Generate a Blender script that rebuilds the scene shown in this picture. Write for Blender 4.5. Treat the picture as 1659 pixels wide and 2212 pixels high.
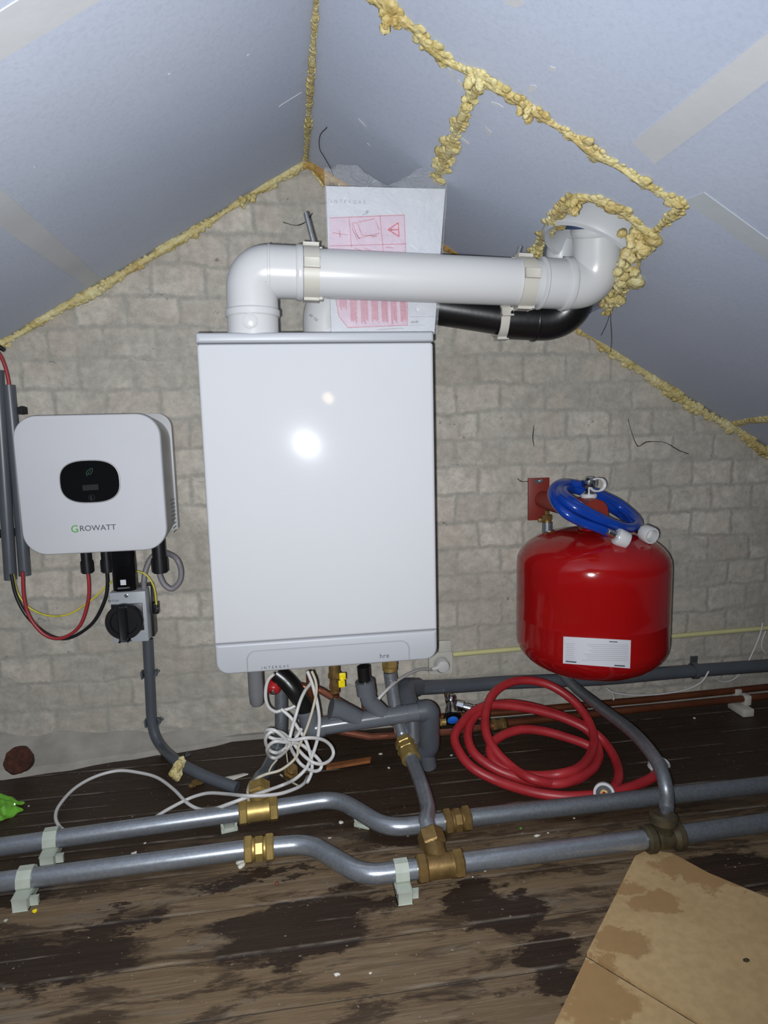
import bpy, bmesh, math, random
from mathutils import Vector, Matrix, noise
V = Vector
R = random.Random(7)
for o in list(bpy.data.objects): bpy.data.objects.remove(o)
SC = bpy.context.scene
COL = SC.collection

# ------------------------------------------------------------------ camera, light, exposure
F_PX = 1400.0; CX, CY = 829.5, 1106.0
CAM_H = 0.737
def _n(v): return V(v).normalized()
_Y = _n((-205, -185, F_PX)); _D = _n((250, 10318, F_PX))
_X = _n(_D.cross(_Y)); _D = _Y.cross(_X)
if _X.x < 0: _X = -_X
_Z = -_D if _D.y > 0 else _D
CAM = V((0, -1.5, CAM_H))
cam_data = bpy.data.cameras.new('camera'); cam = bpy.data.objects.new('camera', cam_data); COL.objects.link(cam)
cam_data.sensor_fit = 'VERTICAL'; cam_data.sensor_height = 36.0; cam_data.lens = 36.0 * F_PX / 2212.0
cam_data.clip_start = 0.02
ex = V((_X.x, _Y.x, _Z.x)); ey = V((_X.y, _Y.y, _Z.y)); ez = V((_X.z, _Y.z, _Z.z))   # camera right, down, forward in world
m = Matrix((ex, -ey, -ez)).transposed().to_4x4(); m.translation = CAM
cam.matrix_world = m
SC.camera = cam

SC.view_settings.view_transform = 'Standard'; SC.view_settings.look = 'None'
SC.view_settings.gamma = 1.0; SC.view_settings.exposure = 0.0; SC.view_settings.use_curve_mapping = False
w = bpy.data.worlds.new('world'); SC.world = w; w.use_nodes = True
w.node_tree.nodes['Background'].inputs[0].default_value = (0.72, 0.82, 1.0, 1)
w.node_tree.nodes['Background'].inputs[1].default_value = 0.085
def lamp(name, kind, loc, power, color, **kw):
    d = bpy.data.lights.new(name, kind); d.energy = power; d.color = color
    for k, v in kw.items(): setattr(d, k, v)
    o = bpy.data.objects.new(name, d); COL.objects.link(o); o.location = loc
    return o
FLASH = CAM + V((-0.018, 0.0, -0.010))
fl = lamp('flash_lamp', 'SPOT', FLASH, 66.0, (0.93, 0.965, 1.0), shadow_soft_size=0.006, spot_size=math.radians(150), spot_blend=1.0)
fl.rotation_euler = V((-0.02, 1, 0.02)).to_track_quat('-Z', 'Y').to_euler()

# ------------------------------------------------------------------ pixel -> place
def ray(px, py): return ex * (px - CX) + ey * (py - CY) + ez * F_PX
def PY(px, py, y): d = ray(px, py); return CAM + d * ((y - CAM.y) / d.y)
def PF(px, py, z=0.0): d = ray(px, py); return CAM + d * ((z - CAM.z) / d.z)
def depth(p): return (V(p) - CAM).dot(ez)
def rad(px, p): return px / 2 * depth(p) / F_PX
def PG(px, py, y, r):
    p = PY(px, py, y)
    return p if p.z > r else PF(px, py, r)
AX, AZ = PY(660, 350, 0).x, PY(660, 350, 0).z
SR, SL = -0.568, 0.5765
def RP(px, py, side='R', off=0.0):
    s = SR if side == 'R' else SL
    d = ray(px, py)
    t = (AZ + s * (CAM.x - AX) - CAM.z) / (d.z - s * d.x)
    return CAM + d * t + NR[side] * off
NR = {'R': V((SR, 0, -1)).normalized(), 'L': V((SL, 0, -1)).normalized()}   # into the room
X, Yv, Z = V((1, 0, 0)), V((0, 1, 0)), V((0, 0, 1))

# ------------------------------------------------------------------ materials
def C(r, g, b):
    f = lambda c: (c / 255 / 12.92) if c / 255 <= 0.04045 else ((c / 255 + 0.055) / 1.055) ** 2.4
    return (f(r), f(g), f(b), 1)
class NT:
    def __init__(s, name):
        s.m = bpy.data.materials.new(name); s.m.use_nodes = True; s.t = s.m.node_tree
        s.b = s.t.nodes['Principled BSDF']
        s.co = s.new('ShaderNodeTexCoord').outputs['Object']
    def new(s, typ, **kw):
        n = s.t.nodes.new(typ)
        for k, v in kw.items(): setattr(n, k, v)
        return n
    def link(s, a, b): s.t.links.new(a, b)
    def setv(s, sock, v):
        if isinstance(v, bpy.types.NodeSocket): s.link(v, sock)
        else: sock.default_value = v
    def mapping(s, vec, scale=(1, 1, 1), loc=(0, 0, 0), rot=(0, 0, 0)):
        n = s.new('ShaderNodeMapping'); s.link(vec, n.inputs[0])
        n.inputs[1].default_value = loc; n.inputs[2].default_value = rot; n.inputs[3].default_value = scale
        return n.outputs[0]
    def noise(s, scale, detail=4, rough=0.55, vec=None, dist=0.0, color=False):
        n = s.new('ShaderNodeTexNoise'); s.link(vec if vec is not None else s.co, n.inputs['Vector'])
        n.inputs['Scale'].default_value = scale; n.inputs['Detail'].default_value = detail
        n.inputs['Roughness'].default_value = rough; n.inputs['Distortion'].default_value = dist
        return n.outputs['Color' if color else 'Fac']
    def ramp(s, fac, stops, interp='LINEAR'):
        n = s.new('ShaderNodeValToRGB'); s.link(fac, n.inputs[0]); n.color_ramp.interpolation = interp
        e = n.color_ramp.elements
        while len(e) < len(stops): e.new(0.5)
        for i, (p, c) in enumerate(stops):
            e[i].position = p; e[i].color = c if not isinstance(c, (int, float)) else (c, c, c, 1)
        return n.outputs[0]
    def mix(s, fac, a, b, mode='MIX'):
        n = s.new('ShaderNodeMix'); n.data_type = 'RGBA'; n.blend_type = mode
        s.setv(n.inputs[0], fac); s.setv(n.inputs[6], a); s.setv(n.inputs[7], b)
        return n.outputs[2]
    def math(s, op, a, b=0.0, c=0.0, clamp=False):
        n = s.new('ShaderNodeMath', operation=op); n.use_clamp = clamp
        s.setv(n.inputs[0], a); s.setv(n.inputs[1], b); s.setv(n.inputs[2], c)
        return n.outputs[0]
    def vmath(s, op, a, b=(0, 0, 0)):
        n = s.new('ShaderNodeVectorMath', operation=op); s.setv(n.inputs[0], a); s.setv(n.inputs[1], b)
        return n.outputs['Value' if op in ('LENGTH', 'DISTANCE') else 'Vector']
    def bump(s, h, strength=0.3, dist=0.005, normal=None):
        n = s.new('ShaderNodeBump'); n.inputs['Strength'].default_value = strength; n.inputs['Distance'].default_value = dist
        s.link(h, n.inputs['Height'])
        if normal is not None: s.link(normal, n.inputs['Normal'])
        return n.outputs[0]
    def out(s, color=None, rough=None, metal=None, normal=None, **kw):
        if color is not None: s.setv(s.b.inputs['Base Color'], color)
        if rough is not None: s.setv(s.b.inputs['Roughness'], rough)
        if metal is not None: s.setv(s.b.inputs['Metallic'], metal)
        if normal is not None: s.link(normal, s.b.inputs['Normal'])
        for k, v in kw.items(): s.setv(s.b.inputs[k.replace('_', ' ')], v)
        return s.m
def plain(name, col, rough=0.5, metal=0.0, var=0.12, vs=30, bump=0.0, bs=200, **kw):
    n = NT(name)
    a = tuple(x * (1 - var) for x in col[:3]) + (1,); b = tuple(min(1, x * (1 + var)) for x in col[:3]) + (1,)
    c = n.ramp(n.noise(vs), [(0.3, a), (0.7, b)])
    nrm = n.bump(n.noise(bs, 3), bump, 0.002) if bump else None
    return n.out(c, rough, metal, nrm, **kw)

BOIL_YAW, BOIL_PITCH = math.radians(0.25), math.radians(0.1)      # slight tilt added to steer the flash highlight on the boiler front
# the attic's own bulb, behind the photographer
_p = PY(700, 855, -.38); _d = _p - CAM; _nb = V((-BOIL_YAW, -1, BOIL_PITCH)).normalized(); _r = _d - 2 * _d.dot(_nb) * _nb
lamp('attic_bulb', 'POINT', _p + _r * 1.49 + V((-.09, 0, .21)), 1.3, (1.0, 0.74, 0.42), shadow_soft_size=0.035)

M = {}
M['white_enamel'] = plain('white_enamel', C(186, 187, 190), 0.055, 0, 0.01, 3, Specular_IOR_Level=0.16, Coat_Weight=0.06, Coat_Roughness=0.17)
M['grey_enamel'] = plain('grey_enamel', C(166, 168, 173), 0.42, 0, 0.01, 3)
M['white_pvc'] = plain('white_pvc', C(190, 190, 190), 0.28, 0, 0.015, 6)
M['cream_plastic'] = plain('cream_plastic', C(184, 180, 170), 0.45, 0, 0.04, 20)
M['pale_clip'] = plain('pale_clip', C(172, 178, 166), 0.5, 0, 0.08, 40)
M['black_plastic'] = plain('black_plastic', C(24, 24, 27), 0.35, 0, 0.1, 20)
M['black_gloss'] = plain('black_gloss', C(12, 12, 13), 0.12, 0, 0.05, 20)
M['black_pipe'] = plain('black_pipe', C(17, 17, 18), 0.32, 0, 0.1, 12, 0.1, 60)
M['grey_pvc'] = plain('grey_pvc', C(92, 95, 101), 0.24, 0, 0.08, 14)
M['dark_pvc'] = plain('dark_pvc', C(76, 80, 86), 0.38, 0, 0.1, 14)
M['grey_cable'] = plain('grey_cable', C(120, 116, 120), 0.5, 0, 0.06, 14)
M['grey_case'] = plain('grey_case', C(160, 160, 160), 0.42, 0.2, 0.04, 14)
M['switch_grey'] = plain('switch_grey', C(158, 162, 168), 0.45, 0, 0.03, 14)
M['inverter_white'] = plain('inverter_white', C(192, 192, 196), 0.6, 0, 0.02, 8, Specular_IOR_Level=0.25)
M['white_cable'] = plain('white_cable', C(194, 192, 190), 0.4, 0, 0.02, 14)
M['cream_cable'] = plain('cream_cable', C(184, 176, 158), 0.45, 0, 0.05, 14)
M['red_wire'] = plain('red_wire', C(146, 42, 46), 0.4, 0, 0.08, 20)
M['yellow_plastic'] = plain('yellow_plastic', C(238, 214, 20), 0.35, 0, 0.05, 20)
M['red_knob'] = plain('red_knob', C(158, 32, 34), 0.35, 0, 0.06, 20)
M['blue_cap'] = plain('blue_cap', C(40, 110, 215), 0.3, 0, 0.05, 20)
M['chrome'] = plain('chrome', C(215, 215, 218), 0.16, 1.0, 0.03, 20)
M['steel'] = plain('steel', C(170, 172, 174), 0.3, 0.9, 0.1, 60)
M['text_dark'] = plain('text_dark', C(78, 80, 88), 0.5, 0, 0.02)
M['text_grey'] = plain('text_grey', C(150, 152, 158), 0.5, 0, 0.02)
M['text_green'] = plain('text_green', C(64, 158, 48), 0.5, 0, 0.02)
M['text_white'] = plain('text_white', C(215, 215, 215), 0.5, 0, 0.02)
M['dim_green'] = plain('dim_green', C(34, 78, 52), 0.5, 0, 0.02)
M['dim_grey'] = plain('dim_grey', C(60, 60, 62), 0.5, 0, 0.02)
M['print_red'] = plain('print_red', C(205, 60, 80), 0.6, 0, 0.02)
M['print_pink'] = plain('print_pink', C(198, 176, 190), 0.6, 0, 0.02)
M['print_rose'] = plain('print_rose', C(190, 112, 126), 0.6, 0, 0.04)
M['paper'] = plain('paper', C(192, 194, 200), 0.55, 0, 0.01, 10)
M['label_white'] = plain('label_white', C(196, 196, 202), 0.4, 0, 0.01, 10)
M['brass'] = plain('brass', C(172, 146, 88), 0.46, 0.65, 0.2, 60, 0.05, 200)
M['brass_dull'] = plain('brass_dull', C(134, 108, 66), 0.4, 0.6, 0.25, 70, 0.2, 150)
M['cast_dark'] = plain('cast_dark', C(78, 70, 52), 0.45, 0.4, 0.3, 60, 0.3, 120)
M['copper'] = plain('copper', C(190, 122, 98), 0.26, 0.8, 0.15, 30)
M['copper_old'] = plain('copper_old', C(104, 58, 36), 0.42, 0.45, 0.3, 12, 0.1, 80)
M['tank_red'] = plain('tank_red', C(146, 13, 15), 0.13, 0, 0.05, 20, Coat_Weight=0.2, Coat_Roughness=0.05)
M['primer_red'] = plain('primer_red', C(120, 40, 30), 0.45, 0, 0.08, 30)
M['dark_gap'] = plain('dark_gap', C(20, 20, 22), 0.8)

def galv(name, col, rough):
    n = NT(name)
    big = n.noise(26, 5, 0.7); fine = n.noise(220, 3, 0.6, n.mapping(n.co, (1, 1, 1)))
    c = n.ramp(big, [(0.3, tuple(x * 0.78 for x in col[:3]) + (1,)), (0.55, col), (0.8, tuple(min(1, x * 1.3) for x in col[:3]) + (1,))])
    c = n.mix(0.12, c, n.ramp(fine, [(0.35, 0.12), (0.65, 0.6)]))
    return n.out(c, n.ramp(big, [(0.3, rough * 1.25), (0.7, rough * 0.8)]), 0.68, n.bump(fine, 0.03, 0.001))
M['galvanised'] = galv('galvanised', C(152, 158, 166), 0.30)
M['galvanised_old'] = galv('galvanised_old', C(126, 132, 138), 0.40)

def brick_mat():
    n = NT('old_brick')
    sep = n.new('ShaderNodeSeparateXYZ'); n.link(n.co, sep.inputs[0])
    com = n.new('ShaderNodeCombineXYZ'); n.link(sep.outputs[0], com.inputs[0]); n.link(sep.outputs[2], com.inputs[1])
    base = com.outputs[0]
    d = n.vmath('SUBTRACT', n.noise(11, 4, 0.6, base, color=True), (0.5, 0.5, 0.5))
    sc = n.new('ShaderNodeVectorMath', operation='SCALE'); n.link(d, sc.inputs[0]); sc.inputs[3].default_value = 0.030
    d2 = n.vmath('SUBTRACT', n.noise(60, 3, 0.6, base, color=True), (0.5, 0.5, 0.5))
    sc2 = n.new('ShaderNodeVectorMath', operation='SCALE'); n.link(d2, sc2.inputs[0]); sc2.inputs[3].default_value = 0.007
    vec = n.vmath('ADD', n.vmath('ADD', base, sc.outputs[0]), sc2.outputs[0])
    vec = n.vmath('ADD', vec, (0.0, BRICK_SHIFT, 0))
    br = n.new('ShaderNodeTexBrick'); n.link(vec, br.inputs['Vector'])
    br.offset = 0.5
    for k, v in (('Color1', (1, 1, 1, 1)), ('Color2', (0, 0, 0, 1)), ('Mortar', (0.5, 0.5, 0.5, 1))): br.inputs[k].default_value = v
    br.inputs['Scale'].default_value = 1.0; br.inputs['Mortar Size'].default_value = 0.0085; br.inputs['Mortar Smooth'].default_value = 1.0
    br.inputs['Bias'].default_value = 0; br.inputs['Brick Width'].default_value = 0.111; br.inputs['Row Height'].default_value = 0.0655
    mort = br.outputs['Fac']; tone = br.outputs['Color']
    big = n.noise(2.6, 4, 0.6, base)
    smear = n.ramp(n.noise(7, 5, 0.65, base, 0.6), [(0.46, 0.0), (0.60, 1.0)])         # mortar smeared over the bricks
    bcol = n.mix(tone, C(206, 199, 187), C(178, 172, 161))
    bcol = n.mix(n.ramp(n.noise(9, 3, 0.6, base), [(0.45, 0.0), (0.7, 0.35)]), bcol, C(188, 168, 154))
    mcol = n.ramp(n.noise(30, 5, 0.7, base), [(0.3, C(154, 150, 142)), (0.7, C(174, 170, 160))])
    c = n.mix(mort, bcol, mcol)
    c = n.mix(n.math('MULTIPLY', smear, 0.8), c, n.ramp(n.noise(22, 5, 0.7, base), [(0.3, C(158, 153, 144)), (0.7, C(184, 179, 168))]))
    c = n.mix(n.ramp(n.noise(45, 6, 0.75, base), [(0.35, 0.5), (0.62, 0.0)]), c, C(128, 123, 115))
    pits = n.ramp(n.noise(24, 6, 0.8, n.mapping(base, (1.0, 1.7, 1)), 1.2), [(0.30, 1.0), (0.36, 0.0)])
    c = n.mix(n.math('MULTIPLY', pits, 0.8), c, C(66, 61, 56))
    c = n.mix(n.ramp(big, [(0.35, 0.0), (0.7, 0.3)]), c, C(140, 134, 122))
    cracks = n.new('ShaderNodeTexVoronoi', feature='DISTANCE_TO_EDGE'); n.link(vec, cracks.inputs['Vector']); cracks.inputs['Scale'].default_value = 7
    ck = n.math('MULTIPLY', n.ramp(cracks.outputs['Distance'], [(0.0, 1.0), (0.006, 0.0)]), n.ramp(n.noise(5, 2, 0.5, base), [(0.66, 0.0), (0.72, 0.6)]))
    c = n.mix(ck, c, C(72, 66, 60))
    h = n.math('ADD', n.math('MULTIPLY', n.math('SUBTRACT', 1.0, mort), n.math('SUBTRACT', 1.0, n.math('MULTIPLY', smear, 0.6))), n.math('MULTIPLY', n.noise(70, 6, 0.7, base), 0.7))
    h = n.math('SUBTRACT', h, n.math('MULTIPLY', pits, 0.6))
    return n.out(c, 0.9, 0, n.bump(h, 0.42, 0.004), Specular_IOR_Level=0.2)
BRICK_SHIFT = 0.0
_b = PY(985, 1041, 0); BRICK_SHIFT = (0.0655 / 2 - _b.z) % 0.0655
M['brick'] = brick_mat()

def board_mat():
    n = NT('ceiling_board')
    c = n.ramp(n.noise(1.8, 3), [(0.3, C(170, 178, 196)), (0.7, C(182, 188, 202))])
    c = n.mix(n.ramp(n.noise(160, 3, 0.7), [(0.3, 0.25), (0.55, 0.0)]), c, C(146, 154, 168))
    c = n.mix(n.ramp(n.noise(14, 6, 0.75), [(0.72, 0.0), (0.76, 0.5)]), c, C(205, 208, 214))
    h = n.math('ADD', n.noise(90, 4, 0.6), n.math('MULTIPLY', n.noise(8, 3), 1.5))
    return n.out(c, 0.6, 0, n.bump(h, 0.1, 0.003), Specular_IOR_Level=0.35)
M['board'] = board_mat()
M['tape'] = plain('joint_tape', C(186, 187, 189), 0.7, 0, 0.06, 9, 0.15, 60)
M['tape_grey'] = plain('joint_tape_grey', C(172, 178, 182), 0.65, 0, 0.06, 9, 0.15, 60)

def foam_mat():
    n = NT('foam')
    c = n.ramp(n.noise(35, 5, 0.7), [(0.28, C(146, 122, 66)), (0.45, C(184, 168, 110)), (0.66, C(204, 195, 150))])
    c = n.mix(n.ramp(n.noise(9, 3), [(0.5, 0.0), (0.72, 0.55)]), c, C(168, 138, 80))
    v = n.new('ShaderNodeTexVoronoi'); n.link(n.co, v.inputs['Vector']); v.inputs['Scale'].default_value = 130
    h = n.math('ADD', n.noise(90, 4, 0.7), v.outputs['Distance'])
    return n.out(c, 0.55, 0, n.bump(h, 0.6, 0.004), Subsurface_Weight=0.0)
M['foam'] = foam_mat()
def foam_dark():
    n = NT('foam_aged')
    c = n.ramp(n.noise(35, 5, 0.7), [(0.3, C(130, 94, 44)), (0.55, C(166, 132, 66)), (0.75, C(186, 166, 100))])
    return n.out(c, 0.6, 0, n.bump(n.noise(90, 4, 0.7), 0.6, 0.004))
M['foam_old'] = foam_dark()

def floor_mat():
    n = NT('wet_boards')
    wob = n.vmath('SUBTRACT', n.noise(1.0, 8, 0.72, n.mapping(n.co, (9, 22, 9)), color=True), (0.5, 0.5, 0.5))
    sc = n.new('ShaderNodeVectorMath', operation='SCALE'); n.link(wob, sc.inputs[0]); sc.inputs[3].default_value = 0.17
    p = n.vmath('ADD', n.co, sc.outputs[0])
    grain = n.noise(1.0, 8, 0.72, n.mapping(n.co, (5, 95, 5)), 0.4)
    grain2 = n.noise(1.0, 6, 0.7, n.mapping(n.co, (16, 260, 5)), 0.2)
    c = n.ramp(grain, [(0.28, C(66, 50, 37)), (0.44, C(112, 93, 71)), (0.60, C(130, 110, 86)), (0.78, C(148, 128, 102))])
    c = n.mix(n.ramp(grain2, [(0.35, 0.4), (0.6, 0.0)]), c, C(66, 52, 40))
    c = n.mix(n.ramp(n.noise(1.0, 4, 0.6, n.mapping(n.co, (3.5, 9, 3))), [(0.42, 0.0), (0.66, 0.7)]), c, C(116, 96, 70))
    # grey dusty lengths
    c = n.mix(n.ramp(n.noise(1.0, 5, 0.65, n.mapping(n.co, (4, 20, 4), (3, 2, 0))), [(0.55, 0.0), (0.7, 0.55)]), c, C(118, 112, 102))
    sep = n.new('ShaderNodeSeparateXYZ'); n.link(p, sep.inputs[0])
    sy = n.new('ShaderNodeSeparateXYZ'); n.link(n.co, sy.inputs[0])
    # wet patches with shapes of their own
    mask = None
    for (cx, cy, rx, ry) in STAINS:
        e = n.vmath('LENGTH', n.vmath('MULTIPLY', n.vmath('SUBTRACT', p, (cx, cy, 0)), (1 / rx, 1 / ry, 0)))
        e = n.ramp(e, [(0.82, 1.0), (1.02, 0.0)])
        mask = e if mask is None else n.math('MAXIMUM', mask, e)
    band = n.ramp(n.math('ADD', sep.outputs[1], n.math('MULTIPLY', n.noise(1.0, 5, 0.7, n.mapping(n.co, (3, 14, 3), (1, 0, 0))), 0.25)), [(0.0, 0.0), (1.0, 1.0)])
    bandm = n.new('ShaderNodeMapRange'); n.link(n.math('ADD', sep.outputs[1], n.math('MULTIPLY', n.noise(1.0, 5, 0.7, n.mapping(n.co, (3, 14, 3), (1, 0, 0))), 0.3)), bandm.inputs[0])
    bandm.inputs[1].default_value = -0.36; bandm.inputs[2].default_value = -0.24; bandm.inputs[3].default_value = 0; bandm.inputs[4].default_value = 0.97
    streak = n.ramp(n.noise(1.0, 7, 0.72, n.mapping(n.co, (6, 24, 6), (7, 3, 0)), 0.5), [(0.50, 0.0), (0.57, 0.75)])
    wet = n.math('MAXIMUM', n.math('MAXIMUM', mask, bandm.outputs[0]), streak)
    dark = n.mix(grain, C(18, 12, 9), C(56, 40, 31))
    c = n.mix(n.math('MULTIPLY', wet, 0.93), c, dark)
    # board joints: dark gap with a pale worn lip
    w_ = 0.094
    fr = n.math('FRACT', n.math('DIVIDE', n.math('ADD', sy.outputs[1], n.math('MULTIPLY', n.noise(20, 3), 0.003)), w_))
    gap = n.ramp(fr, [(0.0, 1.0), (0.035, 0.0)])
    lipr = n.ramp(fr, [(0.03, 0.0), (0.06, 1.0), (0.10, 0.0)])
    lip = n.math('MULTIPLY', lipr, n.ramp(n.noise(1.0, 4, 0.7, n.mapping(n.co, (6, 3, 3), (4, 0, 0))), [(0.45, 0.0), (0.62, 0.65)]))
    fr2 = n.math('FRACT', n.math('ADD', n.math('DIVIDE', n.math('ADD', sy.outputs[1], n.math('MULTIPLY', n.noise(20, 3), 0.003)), w_), 0.5))
    lip2 = n.math('MULTIPLY', n.ramp(fr2, [(0.0, 0.0), (0.02, 1.0), (0.045, 0.0)]), n.ramp(n.noise(1.0, 4, 0.7, n.mapping(n.co, (5, 3, 3), (9, 0, 0))), [(0.5, 0.0), (0.64, 0.5)]))
    c = n.mix(n.math('MAXIMUM', lip, lip2), c, C(156, 146, 132))
    c = n.mix(gap, c, C(14, 11, 9))
    dust = n.ramp(n.noise(150, 2, 0.5), [(0.70, 0.0), (0.75, 0.6)])
    c = n.mix(dust, c, C(170, 160, 146))
    h = n.math('SUBTRACT', n.math('ADD', grain, n.math('MULTIPLY', grain2, 0.6)), n.math('MULTIPLY', gap, 2.0))
    rough = n.mix(wet, (0.78, 0.78, 0.78, 1), (0.42, 0.42, 0.42, 1))
    return n.out(c, rough, 0, n.bump(h, 0.5, 0.004), Specular_IOR_Level=0.3)
def _st(px, py, rx, ry): p = PF(px, py); return (p.x, p.y, rx, ry)
STAINS = [_st(640, 2025, .12, .055), _st(560, 1990, .09, .03), _st(745, 1955, .085, .032), _st(110, 2070, .15, .052), _st(250, 1990, .08, .018), _st(30, 1930, .08, .045), _st(1015, 1935, .06, .035), _st(1095, 1975, .075, .032),
          _st(1180, 2060, .05, .035), _st(1205, 2120, .045, .03), _st(1600, 1885, .10, .05), _st(860, 1810, .11, .035), _st(1480, 1740, .05, .012), _st(1400, 1610, .36, .13), _st(1650, 1640, .25, .05),
          _st(700, 1660, .2, .05), _st(330, 1720, .35, .04), _st(560, 1895, .12, .012)]
M['floor'] = floor_mat()

def card_mat():
    n = NT('cardboard')
    c = n.ramp(n.noise(5, 4), [(0.3, C(176, 148, 104)), (0.7, C(190, 162, 118))])
    p = n.vmath('ADD', n.co, n.vmath('MULTIPLY', n.vmath('SUBTRACT', n.noise(22, 7, 0.7, color=True), (0.5, 0.5, 0.5)), (0.13, 0.13, 0.13)))
    blot = n.new('ShaderNodeTexVoronoi', feature='SMOOTH_F1'); n.link(p, blot.inputs['Vector']); blot.inputs['Scale'].default_value = 11
    e = None
    for (px, py, r) in ((1330, 1920, .035), (1420, 1960, .045), (1340, 2050, .05), (1300, 2170, .06), (1560, 1905, .05), (1480, 1880, .05), (1280, 2110, .035)):
        q = PF(px, py)
        k = n.ramp(n.vmath('LENGTH', n.vmath('MULTIPLY', n.vmath('SUBTRACT', p, (q.x, q.y, 0)), (1 / r, 1.5 / r, 0))), [(0.8, 0.6), (1.0, 0.0)])
        e = k if e is None else n.math('MAXIMUM', e, k)
    c = n.mix(e, c, C(138, 98, 52))
    c = n.mix(n.ramp(n.noise(80, 4), [(0.35, 0.25), (0.6, 0)]), c, C(140, 116, 78))
    return n.out(c, 0.85, 0, n.bump(n.noise(60, 3), 0.1, 0.002))
M['cardboard'] = card_mat()

def hose_red():
    n = NT('red_rubber')
    c = n.ramp(n.noise(22, 4), [(0.3, C(146, 32, 38)), (0.7, C(170, 46, 50))])
    q = PG(989, 1628, -0.28, 0.03)
    HL = n.vmath('LENGTH', n.vmath('SUBTRACT', n.co, (q.x, q.y, q.z)))
    k = n.math('MULTIPLY', n.ramp(HL, [(0.02, 1.0), (0.04, 0.0)]), n.ramp(n.noise(45, 4, 0.7), [(0.44, 0.0), (0.5, 1.0)]))
    c = n.mix(k, c, C(206, 176, 140))
    return n.out(c, 0.42, 0, n.bump(n.noise(150, 2), 0.08, 0.001))
M['hose_red'] = hose_red()
M['hose_blue'] = plain('hose_blue', C(10, 54, 142), 0.25, 0, 0.08, 20, Coat_Weight=0.3)
def yg_mat():
    n = NT('earth_wire')
    wv = n.new('ShaderNodeTexWave'); n.link(n.mapping(n.co, (1, 1, 1), rot=(0, 0, 0)), wv.inputs[0]); wv.inputs['Scale'].default_value = 30
    return n.out(n.ramp(n.noise(40, 2), [(0.5, C(196, 184, 66)), (0.75, C(140, 150, 60))]), 0.4, 0)
M['earth'] = yg_mat()
def rust_mat():
    n = NT('rust')
    c = n.ramp(n.noise(55, 6, 0.75), [(0.3, C(36, 18, 12)), (0.55, C(86, 46, 32)), (0.75, C(122, 72, 50))])
    return n.out(c, 0.9, 0, n.bump(n.noise(60, 6, 0.8), 1.0, 0.01))
M['rust'] = rust_mat()
M['conduit_yellow'] = plain('conduit_yellow', C(196, 192, 140), 0.45, 0, 0.05, 10)
M['mortar'] = plain('mortar', C(150, 146, 138), 0.95, 0, 0.2, 14, 0.7, 50)
M['green_bag'] = plain('green_bag', C(96, 156, 44), 0.3, 0, 0.25, 40, Coat_Weight=0.3)
M['plaster_chip'] = plain('plaster_chip', C(204, 200, 190), 0.8, 0, 0.1, 60)
M['wood_orange'] = plain('wood_orange', C(128, 76, 38), 0.7, 0, 0.3, 40)
M['roof_wood'] = plain('roof_wood', C(60, 46, 34), 0.9, 0, 0.3, 8)
M['cobweb'] = plain('cobweb', C(48, 42, 38), 0.9, 0, 0.1)
M['trap_grey'] = plain('trap_grey', C(108, 108, 110), 0.3, 0, 0.05, 20)
M['white_hood'] = plain('white_hood', C(178, 180, 182), 0.4, 0, 0.04, 12)
M['dark_blue'] = plain('dark_blue', C(52, 66, 96), 0.5, 0, 0.04, 12)
def film_mat():
    n = NT('clear_film')
    n.b.inputs['Base Color'].default_value = (0.9, 0.92, 0.95, 1)
    h = n.noise(26, 3, 0.6, None, 3.5)
    return n.out(None, 0.10, 0, n.bump(h, 0.6, 0.03), Alpha=0.09, Specular_IOR_Level=1.0)
M['film'] = film_mat()

# ------------------------------------------------------------------ object helpers
WM = {}
def finish(bm, smooth):
    bmesh.ops.remove_doubles(bm, verts=bm.verts, dist=1e-6)
    bmesh.ops.recalc_face_normals(bm, faces=bm.faces)
def obj(name, bm, mat, parent=None, smooth=38, raw=False):
    if not raw: finish(bm, smooth)
    if parent is not None:
        mw = WM[parent.name]
        bmesh.ops.transform(bm, matrix=mw.inverted(), verts=bm.verts)
        loc = None
    else:
        xs = [v.co for v in bm.verts]
        lo = V((min(v.x for v in xs), min(v.y for v in xs), min(v.z for v in xs))); hi = V((max(v.x for v in xs), max(v.y for v in xs), max(v.z for v in xs)))
        loc = V(((lo.x + hi.x) / 2, (lo.y + hi.y) / 2, lo.z)) if not raw else V((0, 0, 0))
        if KEEP_ORIGIN: loc = V((0, 0, 0))
        bmesh.ops.translate(bm, vec=-loc, verts=bm.verts)
    me = bpy.data.meshes.new(name); bm.to_mesh(me); bm.free()
    me.materials.append(M[mat])
    if smooth:
        for p in me.polygons: p.use_smooth = len(p.vertices) <= 8      # broad flat caps stay flat
        me.set_sharp_from_angle(angle=math.radians(smooth))
    o = bpy.data.objects.new(name, me); COL.objects.link(o)
    if parent is not None: o.parent = parent; WM[o.name] = WM[parent.name].copy()
    else: o.location = loc; WM[o.name] = Matrix.Translation(loc)
    return o
KEEP_ORIGIN = False
def thing(name, label, cat, loc=(0, 0, 0), group=None):
    o = bpy.data.objects.new(name, None); COL.objects.link(o); o.location = loc; o.empty_display_size = 0.02
    WM[o.name] = Matrix.Translation(V(loc)); o['label'] = label; o['category'] = cat
    if group: o['group'] = group
    return o
def tag(o, label, cat, group=None, kind=None):
    o['label'] = label; o['category'] = cat
    if group: o['group'] = group
    if kind: o['kind'] = kind
    return o
def struct(name, bm, mat, **kw):
    global KEEP_ORIGIN
    KEEP_ORIGIN = True
    o = obj(name, bm, mat, **kw); KEEP_ORIGIN = False
    o['kind'] = 'structure'; return o
def NB(): return bmesh.new()

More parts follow.
